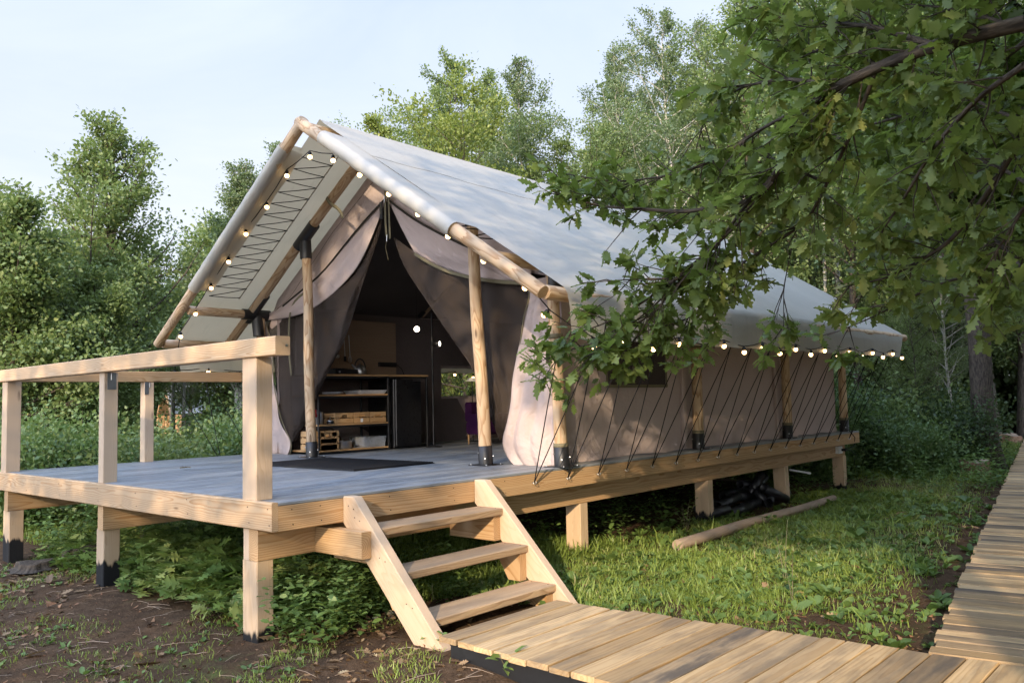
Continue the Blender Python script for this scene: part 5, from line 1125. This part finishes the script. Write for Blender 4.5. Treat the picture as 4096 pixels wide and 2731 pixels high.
    for key, h in (('b1', 2.9), ('b3', 2.7), ('b8', 2.2), ('b11', 3.1), ('b13', 3.6), ('b14', 3.2), ('b15', 4.0), ('b17', 2.4), ('b23', 3.5), ('b24', 3.0), ('b25', 3.7), ('b16', 2.5)):
        a, b, d = G[key][0][0]; e = P(a, b, d); s_ = T+(0, 0, h); m1 = s_*.6+e*.4+(0, 0, .15); tube(wood_, smoothline([s_, m1, e], 8), list(np.linspace(.07 if key == 'b1' else .04, G[key][1], 8)), 8, .5)
    put(root, wood_, 'trunk', 'bark')
    C = []; D = []
    for (e, d) in tips:
        n = rg.integers(3, 6)
        for j in range(n):
            dd = nrm(d*.7+rg.normal(0, .75, 3)+np.array([0, 0, -.22])); C.append(e-d*rg.uniform(0, .05)+dd*.008); D.append(dd)
    C = np.array(C); D = np.array(D); n = len(C); cl = np.sin(C[:, 0]*2.3)*.15+np.sin(C[:, 1]*3.1+C[:, 2]*2)*.15
    lvs = np.clip(rg.normal(.38, .2, n)+cl, 0, 1)
    leaves('foliage', C-ro, D, rg.uniform(.058, .124, n), lvs, M['oakleaf'], 'oak', rg, upn=.9, jit=.22, wid=1.05, smooth=True, parent=root)
    # the rest of its crown, above and right of the view
    N_ = 26000; an = rg.random(N_)*6.28; rad = 3.6*rg.random(N_)**.5; z = 4.0+4.2*rg.random(N_); rad *= np.sqrt(np.clip(1-((z-5.6)/3.4)**2, 0, 1)); c = np.stack([T[0]+rad*np.cos(an), T[1]+rad*np.sin(an), GZ+z], 1)
    w = np.sin(c[:, 0]*2.6+c[:, 2]*1.3)+np.sin(c[:, 1]*2.9+c[:, 2]*2.1); c = c[w > -.35]; rel = c-CAM; dep = rel@CF; u_ = (rel@CR)/dep; v_ = (rel@CU)/dep; c = c[~((dep > 0) & (np.abs(u_) < .68) & (v_ < .42))]
    leaves('foliage', c-ro, rg.normal(0, 1, (len(c), 3)), .14, np.clip(rg.normal(.4, .2, len(c)), 0, 1), M['oakleaf'], 'mid', rg, parent=root)
    return n
near_oak()

def second_oak():
    rg = np.random.default_rng(15); b = P(2600, 930, 9.5); b[2] = GZ; root = thing('oak_tree', 'second oak deeper at the right, filling the top right corner behind the near branches', 'tree', b); w_ = MB()
    tube(w_, [b, b+(0, 0, .4), b+(0, .1, 2), b+(-.1, .1, 4), b+(-.2, 0, 6.5)], [.32, .25, .22, .17, .05], 12, .3)
    tips = []
    for (px, py, d, h) in ((1820, 60, 9.5, 3.6), (1900, 260, 8.5, 3.2), (2000, 420, 9.0, 2.8), (2150, 520, 8.5, 2.4), (2050, 120, 8.0, 3.6), (1760, 190, 10, 3.4), (2250, 300, 10, 3.2), (2120, 20, 10.5, 4.2), (2280, 560, 9.5, 2.3), (1960, -60, 9, 4.4), (1850, 330, 10.5, 3.0), (2200, -100, 8.5, 4.6)):
        e = P(px, py, d); s0 = b+(0, .1, h); mid = s0*.5+e*.5+(0, 0, .35); q = smoothline([s0, mid, e], 14); tube(w_, q, list(np.linspace(.055, .010, 14)), 6, rg.random()); tips += [(q[i], nrm(q[i]-q[i-1])) for i in range(4, 14)]
    C = []; D = []
    for (p, t) in tips:
        for _ in range(5):
            d = nrm(t*.5+rg.normal(0, .8, 3)); ln = rg.uniform(.25, .85); tube(w_, [p, p+d*ln*.5+(0, 0, .02), p+d*ln], [.008, .005, .002], 3, .3, cap=False)
            n = int(rg.integers(18, 52)); u = rg.uniform(.3, 1.1, n)[:, None]; c = p+d*ln*u+rg.normal(0, .085, (n, 3)); C.append(c); D.append(rg.normal(0, .6, (n, 3))+d+np.array([0, 0, -.3]))
    put(root, w_, 'trunk', 'bark'); C = np.concatenate(C); D = np.concatenate(D); D /= np.linalg.norm(D, axis=1)[:, None]
    leaves('crown', C-b, D, rg.uniform(.07, .13, len(C)), np.clip(rg.normal(.36, .2, len(C)), 0, 1), M['oakleaf'], 'mid', rg, upn=.8, jit=.3, parent=root)
second_oak()

# ------------------------------------------------------------------ trees standing behind and beside the photographer (they dapple the light)
def shade_tree(base, H, R, zlo, n, seed, label, ls=.16, thr=-.2, f=1.0):
    rg = np.random.default_rng(seed); t = thing('oak_tree', label, 'tree', (base[0], base[1], GZ)); mb = MB(); tube(mb, [(0, 0, 0), (.1, 0, H*.3), (0, .1, H*.6), (0, 0, H*.95)], [.28, .22, .14, .03], 10, .4); 
    for i in range(14):
        a = i*2.4; h = zlo+(H-zlo)*i/14; tube(mb, [(0, 0, h*.9), (math.cos(a)*R*.5, math.sin(a)*R*.5, h+.2), (math.cos(a)*R*.95, math.sin(a)*R*.95, h+.5)], [.07, .04, .01], 5, .2, cap=False)
    mb.build('trunk', M['bark'], t)
    z = zlo+(H-zlo)*rg.random(n); an = rg.random(n)*6.28; s_ = (z-zlo)/(H-zlo); rad = R*np.sqrt(rg.random(n))*np.clip(np.sin(np.pi*(.15+.8*s_)), .2, 1)
    c = np.stack([rad*np.cos(an), rad*np.sin(an), z], 1); w = np.sin(c[:, 0]*2.9*f+seed)+np.sin(c[:, 1]*2.6*f+c[:, 2]*1.1*f)+np.sin(c[:, 2]*3.3*f+c[:, 0]*f); c = c[w > thr]
    leaves('crown', c, rg.normal(0, 1, (len(c), 3)), ls, np.clip(rg.normal(.4, .2, len(c)), 0, 1), M['oakfar'], 'mid', rg, parent=t)
for args in SHADE: shade_tree(*args)

# ------------------------------------------------------------------ ground cover
rg = np.random.default_rng(99)
def on_ground(x, y):  # outside posts, boardwalks
    bad = (x > 1.06) & (y > .50+0*x) & (y < 1.80+.115*(x-1.1))
    u = (x-3.63)*d2[1]-(y-1.97)*d2[0]; bad |= (u > -.02) & (y > 1.9)
    return ~bad
def scatter(n, x0, x1, y0, y1): x = rg.uniform(x0, x1, n); y = rg.uniform(y0, y1, n); k_ = on_ground(x, y); return x[k_], y[k_]
def patch(x, y, s=1.0, ph=0): return np.sin(x*1.9*s+ph+1.3*np.sin(y*1.1*s))+np.sin(y*2.3*s-ph+1.1*np.sin(x*1.7*s))+.6*np.sin(x*5.1*s+y*4.3*s)
X = []; Y = []; Hh = []; LV = []
def addg(x, y, h, lv): X.append(x); Y.append(y); Hh.append(h); LV.append(lv)
def lawn_density(x, y):
    u = (x-3.63)*d2[1]-(y-1.97)*d2[0]                       # distance left of the long boardwalk is -u
    f = np.clip((-u-.15)/1.1, 0, 1)*np.clip((y-1.95-.115*(x-1))/.7+.25, 0.12, 1)*np.clip((x+.55)/.5, 0, 1); f *= np.where((x < .12) & (y > 6.6) & (y < 9.2), .05, 1); f *= np.where(y > 9, np.clip(1-(y-9)/5, .15, 1), 1)
    return np.clip(f*(.74+.24*patch(x, y, .9)+.14*patch(x+3, y, 2.7)), 0, 1)
x, y = scatter(230000, -.9, 3.6, 1.8, 15); k_ = rg.random(len(x)) < lawn_density(x, y); x, y = x[k_], y[k_]; addg(x, y, rg.gamma(5, .0115, len(x))*(1+.3*patch(x, y, 1.3)/2.6), np.clip(rg.normal(.45, .18, len(x))+.12*patch(x, y, .5), 0, 1))
x, y = scatter(42000, -8, 1.5, -3.5, .9); k_ = (patch(x, y, .9, 2)+.5*patch(x, y, 3.1) > -.25+.2*(x < -3)) & (rg.random(len(x)) < np.where(x > -1, .5, .85)); x, y = x[k_], y[k_]; addg(x, y, rg.uniform(.015, .06, len(x)), np.clip(rg.normal(.4, .2, len(x)), 0, 1))
x, y = scatter(60000, -13, -4.6, .6, 12); k_ = (rg.random(len(x)) < .8); x, y = x[k_], y[k_]; addg(x, y, rg.uniform(.06, .22, len(x)), np.clip(rg.normal(.5, .2, len(x)), 0, 1))
x, y = scatter(22000, -4.6, -.1, .6, 4.5); addg(x, y, rg.uniform(.05, .20, len(x)), np.clip(rg.normal(.35, .2, len(x)), 0, 1))
x, y = scatter(3000, .2, 1.6, -.5, 1.0); k_ = (patch(x, y, 3.4) > .3); x, y = x[k_], y[k_]; addg(x, y, rg.uniform(.02, .07, len(x)), np.clip(rg.normal(.5, .2, len(x)), 0, 1))
x, y = scatter(22000, -4, 4.3, 13, 26); addg(x, y, rg.uniform(.08, .25, len(x)), np.clip(rg.normal(.4, .2, len(x)), 0, 1))
x = np.concatenate(X); y = np.concatenate(Y); h = np.concatenate(Hh); lv = np.concatenate(LV); n = len(x); D = np.stack([rg.normal(0, .42, n), rg.normal(0, .42, n), np.ones(n)], 1)
def blades(name, x, y, h, lv, D, mat, wid):
    n = len(x); Dn = D/np.linalg.norm(D, axis=1)[:, None]; a = rg.random(n)*6.28; side = np.stack([np.cos(a), np.sin(a), 0*a], 1)*(h*.036+.0013)[:, None]*wid; b = np.stack([x, y, gz(x, y)-.004], 1); lean = np.stack([np.cos(a+1.57), np.sin(a+1.57), 0*a], 1)*(h*rg.uniform(.1, .7, n))[:, None]
    m1 = b+Dn*(h*.55)[:, None]+lean*.25; t = b+Dn*h[:, None]+lean-np.array([0, 0, 1])*(np.linalg.norm(lean, axis=1)*.3)[:, None]
    V = np.stack([b-side, b+side, m1+side*.8, m1-side*.8, t], 1).reshape(-1, 3); o = (np.arange(n)*5)[:, None]; F = np.concatenate([o+np.array([0, 1, 2]), o+np.array([0, 2, 3]), o+np.array([3, 2, 4])]); me = np_mesh(name, V, F, np.repeat(lv, 5), mat, False); ob = bpy.data.objects.new(name, me); col.objects.link(ob); return ob
tag(blades('grass', x, y, h, lv, D, M['grass'], 1.0), 'short sunlit grass around the platform and boardwalks', 'grass', kind='stuff')
# broad leaved ground weeds: rosettes and trifoliate stems
C = []; D = []; SZ = []; LV = []
def rosette(x, y, n, s):
    z = float(gz(x, y)); l0 = rg.random()*.5+.2
    for j in range(n):
        a = rg.random()*6.28; e = rg.uniform(.15, .9); C.append((x+math.cos(a)*.01, y+math.sin(a)*.01, z+.004)); D.append((math.cos(a), math.sin(a), e)); SZ.append(s*rg.uniform(.6, 1.2)); LV.append(min(1, max(0, rg.normal(l0, .1))))
def stemmed(x, y, h, nl, s, l0):
    z = float(gz(x, y)); lx, ly = rg.normal(0, .12, 2)
    for j in range(nl):
        t = (j+1)/nl; px_ = x+lx*h*t*t; py_ = y+ly*h*t*t; a0 = rg.random()*6.28
        for q in range(3): a = a0+q*2.09; C.append((px_+math.cos(a)*.02, py_+math.sin(a)*.02, z+h*t)); D.append((math.cos(a), math.sin(a), rg.uniform(-.2, .5))); SZ.append(s*rg.uniform(.7, 1.2)); LV.append(min(1, max(0, rg.normal(l0, .12))))
xs_, ys_ = scatter(4600, -.6, 3.6, 1.8, 11)
for x_, y_ in zip(xs_, ys_):
    if rg.random() < lawn_density(np.array([x_]), np.array([y_]))[0]*.6+.25: rosette(x_, y_, int(rg.integers(4, 9)), rg.gamma(6, .0105)+.012)
xs_, ys_ = scatter(900, -7, 1.6, -2.6, .8)
for x_, y_ in zip(xs_, ys_):
    if patch(x_, y_, .9, 2) > -.1: rosette(x_, y_, int(rg.integers(3, 7)), rg.uniform(.03, .06))
xs_, ys_ = scatter(2300, -2.9, .75, .0, 3.2)         # dark thicket of weeds under the platform left of the stairs
for x_, y_ in zip(xs_, ys_):
    if y_ < .35+.25*math.sin(x_*5) and x_ < -.4: continue
    if x_ < -.6 and rg.random() < .62: continue
    if y_ > 2.1 or (y_ > 1.3 and rg.random() < .5): continue
    if x_ > .35 and y_ < .75 and rg.random() < .6: continue
    if abs(x_+.31) < .17 and y_ < .28: continue
    if x_ > .45 and y_ < .85: continue
    if x_ > .05 and .6 < y_: continue
    hh = (rg.uniform(.16, .50)*(1 if x_ > -1.2 else .7)*(1 if y_ < .6 or x_ < -.1 else .35) if x_ < .5 else rg.uniform(.08, .25)); stemmed(x_, y_, hh, int(rg.integers(3, 8)), rg.uniform(.035, .075), rg.uniform(.15, .8))
xs_, ys_ = scatter(1700, -5.3, -2.9, .3, 3.5)
for x_, y_ in zip(xs_, ys_):
    if abs(x_+2.925) > .15 or y_ > .3: stemmed(x_, y_, rg.uniform(.06, .24), int(rg.integers(2, 5)), rg.uniform(.04, .08), rg.uniform(.3, .8))
xs_, ys_ = scatter(1500, -9, -5.0, .6, 10)
for x_, y_ in zip(xs_, ys_): stemmed(x_, y_, rg.uniform(.15, .55), int(rg.integers(3, 6)), rg.uniform(.05, .10), rg.uniform(.3, .9))
xs_, ys_ = scatter(420, -1.6, -.35, 3.2, 11.5)
for x_, y_ in zip(xs_, ys_):
    if not (6.5 < y_ < 9.3 and x_ > -1.2): stemmed(x_, y_, rg.uniform(.08, .32), int(rg.integers(2, 5)), rg.uniform(.04, .08), rg.uniform(.2, .7))
xs_, ys_ = scatter(1500, -2.5, 3.2, 11, 19)
for x_, y_ in zip(xs_, ys_):
    if rg.random() < min(1, (y_-10.5)/3): stemmed(x_, y_, rg.uniform(.12, .6), int(rg.integers(3, 7)), rg.uniform(.05, .10), rg.uniform(.1, .7))
C = np.array(C); D = np.array(D); SZ = np.array(SZ); LV = np.array(LV)
tag(leaves('weeds', C, D, SZ, LV, M['weed'], 'mid', rg, upn=1.6, jit=.12, wid=.85, smooth=True), 'low broad leaved weeds and clover growing through the ground', 'weeds', kind='stuff')
C = []; D = []; SZ = []; LV = []
for _ in range(230):    # larger lobed leaves along the front of the platform
    x_, y_ = rg.uniform(-3.0, -.45), rg.uniform(.12, .9)
    if abs(x_+2.925) < .16 and y_ < .3: continue
    stemmed(x_, y_, rg.uniform(.10, .42), int(rg.integers(2, 4)), rg.uniform(.07, .14), rg.choice([.3, .5, .95]))
for _ in range(160):
    x_, y_ = rg.uniform(-5.2, -3.05), rg.uniform(.2, 1.6); stemmed(x_, y_, rg.uniform(.08, .3), 2, rg.uniform(.06, .12), rg.choice([.4, .7, .95]))
tag(leaves('lobed_weeds', np.array(C), np.array(D), np.array(SZ), np.array(LV), M['weed'], 'lobed', rg, upn=1.4, jit=.15, wid=1.15, smooth=True), 'taller weeds with lobed leaves along the front of the platform', 'weeds', kind='stuff')
# dead leaves and twigs
xs_, ys_ = scatter(3900, -7, 2, -3, 1.2); k_ = (patch(xs_, ys_, .8, 1) > -.4); xs_, ys_ = xs_[k_], ys_[k_]; xa, ya_ = scatter(700, 0, 4, 1.8, 12); xs_ = np.r_[xs_, xa]; ys_ = np.r_[ys_, ya_]
n = len(xs_); a = rg.random(n)*6.28; C = np.stack([xs_, ys_, gz(xs_, ys_)+rg.uniform(.002, .018, n)], 1); D = np.stack([np.cos(a), np.sin(a), rg.normal(0, .25, n)], 1)
tag(leaves('dead_leaves', C, D, rg.gamma(4, .0115, n)+.015, np.clip(rg.normal(.45, .28, n), 0, 1), M['litter'], 'oak', rg, upn=1.2, jit=.1, wid=1.1), 'curled dry brown leaves scattered on the soil', 'dead leaves', kind='stuff')
mb = MB()
for i in range(420):
    x_, y_ = rg.uniform(-6, 1.8), rg.uniform(-2.8, .7)
    a = rg.random()*6.28; l_ = rg.uniform(.04, .25); z = float(gz(x_, y_))+.006; tube(mb, [(x_, y_, z), (x_+math.cos(a)*l_*.5+rg.normal(0, .01), y_+math.sin(a)*l_*.5, z+.008), (x_+math.cos(a)*l_, y_+math.sin(a)*l_, z)], rg.uniform(.0012, .003), 3, rg.random(), cap=False)
tag(mb.build('twigs', M['oldlog']), 'thin dry twigs and straws on the soil', 'twigs', kind='stuff')
mb = MB()
for i in range(5200):
    x_, y_ = rg.uniform(-6, 4), rg.uniform(-2.9, 3.5)
    if not on_ground(np.array([x_]), np.array([y_]))[0]: continue
    s_ = abs(rg.normal(.006, .005))+.003; z = float(gz(x_, y_)); v = [(x_+s_*rg.normal(), y_+s_*rg.normal(), z+s_*abs(rg.normal())) for _ in range(4)]; mb.add(v, [(0, 1, 2), (0, 2, 3), (0, 3, 1)])
tag(mb.build('crumbs', M['stump']), 'bark crumbs and clods on the bare soil', 'soil crumbs', kind='stuff')

# a few single plants one can point at
def plant(loc, label, stems, mat='weed', tmpl='mid', name='wild_plant', wid=.9):
    t = thing(name, label, 'plant', loc); mb = MB(); C = []; D = []; SZ = []; LV = []
    for (dx, dy, h, n, s, l0) in stems:
        top = np.array([dx, dy, h]); pts = [np.array([dx*.1, dy*.1, 0]), top*np.array([.45, .45, .55]), top]; tube(mb, pts, [.004, .003, .0015], 5, .2, cap=False)
        for j in range(n):
            u = .25+.75*(j+1)/n; p = pts[0]*(1-u)**2+2*u*(1-u)*pts[1]*1.0+pts[2]*u*u; a = j*2.4+dx*9; C.append(p); D.append((math.cos(a), math.sin(a), rg.uniform(-.15, .45))); SZ.append(s*rg.uniform(.7, 1.15)); LV.append(np.clip(rg.normal(l0, .08), 0, 1))
    mb.build('stem', M['grass' if False else 'olive'], t); leaves('leaf_cluster', np.array(C), np.array(D), np.array(SZ), np.array(LV), M[mat], tmpl, rg, upn=1.4, jit=.12, wid=wid, smooth=True, parent=t); return t
def gp(x, y): p = PZ(x/S, y/S, GZ); return (p[0], p[1], float(gz(p[0], p[1])))
plant(gp(560, 2330), 'tall burdock like plant with large dark drooping leaves behind the front posts', [(.02, 0, .62, 7, .17, .12), (-.05, .05, .45, 4, .14, .2)], name='burdock')
plant(gp(1130, 2560), 'single round leaved plant at the foot of the corner post', [(.03, -.02, .16, 3, .13, .75), (-.04, -.03, .10, 2, .11, .7)], wid=1.6)
plant(gp(2745, 2120), 'yellow green bushy plant beside the second support post', [(a*.11, b*.08, .34+.06*a, 9, .055, .85) for a in (-1, 0, 1) for b in (-1, 1)])
plant(gp(3170, 2400), 'young sapling standing alone in the grass near the boardwalk', [(.02, .0, .38, 9, .085, .55), (-.05, .03, .22, 5, .07, .6)], name='sapling')
plant(gp(3140, 2330), 'thin bare grass stalk taller than the lawn around it', [(.05, 0, .55, 5, .035, .8), (-.06, 0, .40, 4, .03, .8)], name='grass_stalk', wid=.3)
plant(gp(3080, 2110), 'toothed dandelion like plant at the near end of the pipe heap', [(a, b, .14, 3, .15, .5) for a, b in ((.06, 0), (-.06, .02), (0, -.06))], wid=.6)
plant(gp(3665, 1970), 'oak seedling with pale lobed leaves on the dark soil', [(.04, 0, .22, 7, .12, .7), (-.06, 0, .18, 5, .11, .7)], mat='oakleaf', tmpl='oak', name='oak_seedling')
plant(gp(860, 2300), 'pale lobed weed behind the front beam between two posts', [(a*.12, .05*a, .28, 6, .10, .9) for a in (-1, 0, 1)], mat='weed', tmpl='oak')
plant(gp(1750, 2600), 'low weed growing at the foot of the left stringer', [(.05, 0, .09, 5, .07, .7), (-.06, -.02, .08, 4, .07, .7)])
plant(gp(2030, 2700), 'leafy dandelion in front of the dark edge of the boardwalk', [(.05, 0, .13, 4, .12, .75), (-.05, -.03, .1, 4, .11, .7), (0, -.06, .12, 3, .1, .7)], wid=.6)
lf_ = tag(leaves('fallen_leaf', np.array([[0, 0, 0.]]), np.array([[.8, .6, .15]]), np.array([.13]), np.array([.9]), M['litter'], 'oak', rg, upn=3, jit=.01, wid=1.6), 'single dry brown leaf lying on the grey decking', 'leaf'); lf_.location = PZ(718/S, 1873/S, .012)

# ------------------------------------------------------------------ the neighbouring tent far behind the left railing
def far_tent():
    d = 34; base = P(378, 935, d); base[2] = GZ; ap = P(378, 878, d)[2]-GZ; t = thing('distant_tent', 'second tent far off in the trees, white roof and brown wooden gable', 'tent', base)
    ra = nrm(CR*np.array([1, 1, 0])); fa = nrm(CF*np.array([1, 1, 0])); u = ra*.5-fa*.866; v = ra*.866+fa*.5; g0 = u*0.0; h = ap; e = ap-1.3; w = 2.1
    mb = MB(); A = [g0+np.array([0, 0, h]), g0+u*w+np.array([0, 0, e]), g0+u*w+v*8+np.array([0, 0, e]), g0+v*8+np.array([0, 0, h])]; B = [A[0], g0-u*w+np.array([0, 0, e]), g0-u*w+v*8+np.array([0, 0, e]), A[3]]
    mb.add(A, [(0, 1, 2, 3)]); mb.add(B, [(0, 3, 2, 1)]); thick(mb.build('fly_sheet', M['fly'], t), .06)
    mb = MB()
    for k_ in range(15):
        z = .6+k_*(h-.75)/15; hw = w*min(1, (h-z)/(h-e))-.08; beam(mb, g0+v*.5-u*hw+np.array([0, 0, z]), g0+v*.5+u*hw+np.array([0, 0, z]), .03, (h-.75)/15*.92)
    mb.build('gable_boards', M['pineo'], t); mb = MB()
    for s in (-1, 1): beam(mb, g0+u*s*w+np.array([0, 0, e-.08]), g0+np.array([0, 0, h-.08]), .10, .14)
    mb.build('rafters', M['pineo'], t); mb = MB(); beam(mb, g0-u*w+np.array([0, 0, .5]), g0+u*w+np.array([0, 0, .5]), .1, .2)
    for s in (-1, -.3, .4, 1): beam(mb, g0+u*s*w*.95+np.array([0, 0, -.05]), g0+u*s*w*.95+np.array([0, 0, e-.05]), .12, .12, up=(0, 1, 0))
    mb.build('frame', M['pineo'], t)
far_tent()
# ------------------------------------------------------------------ lift everything so that the ground lies at z = 0
for o in list(scene.objects):
    if o.parent is None and o.type not in ('CAMERA', 'LIGHT'): o.location.z += Z0
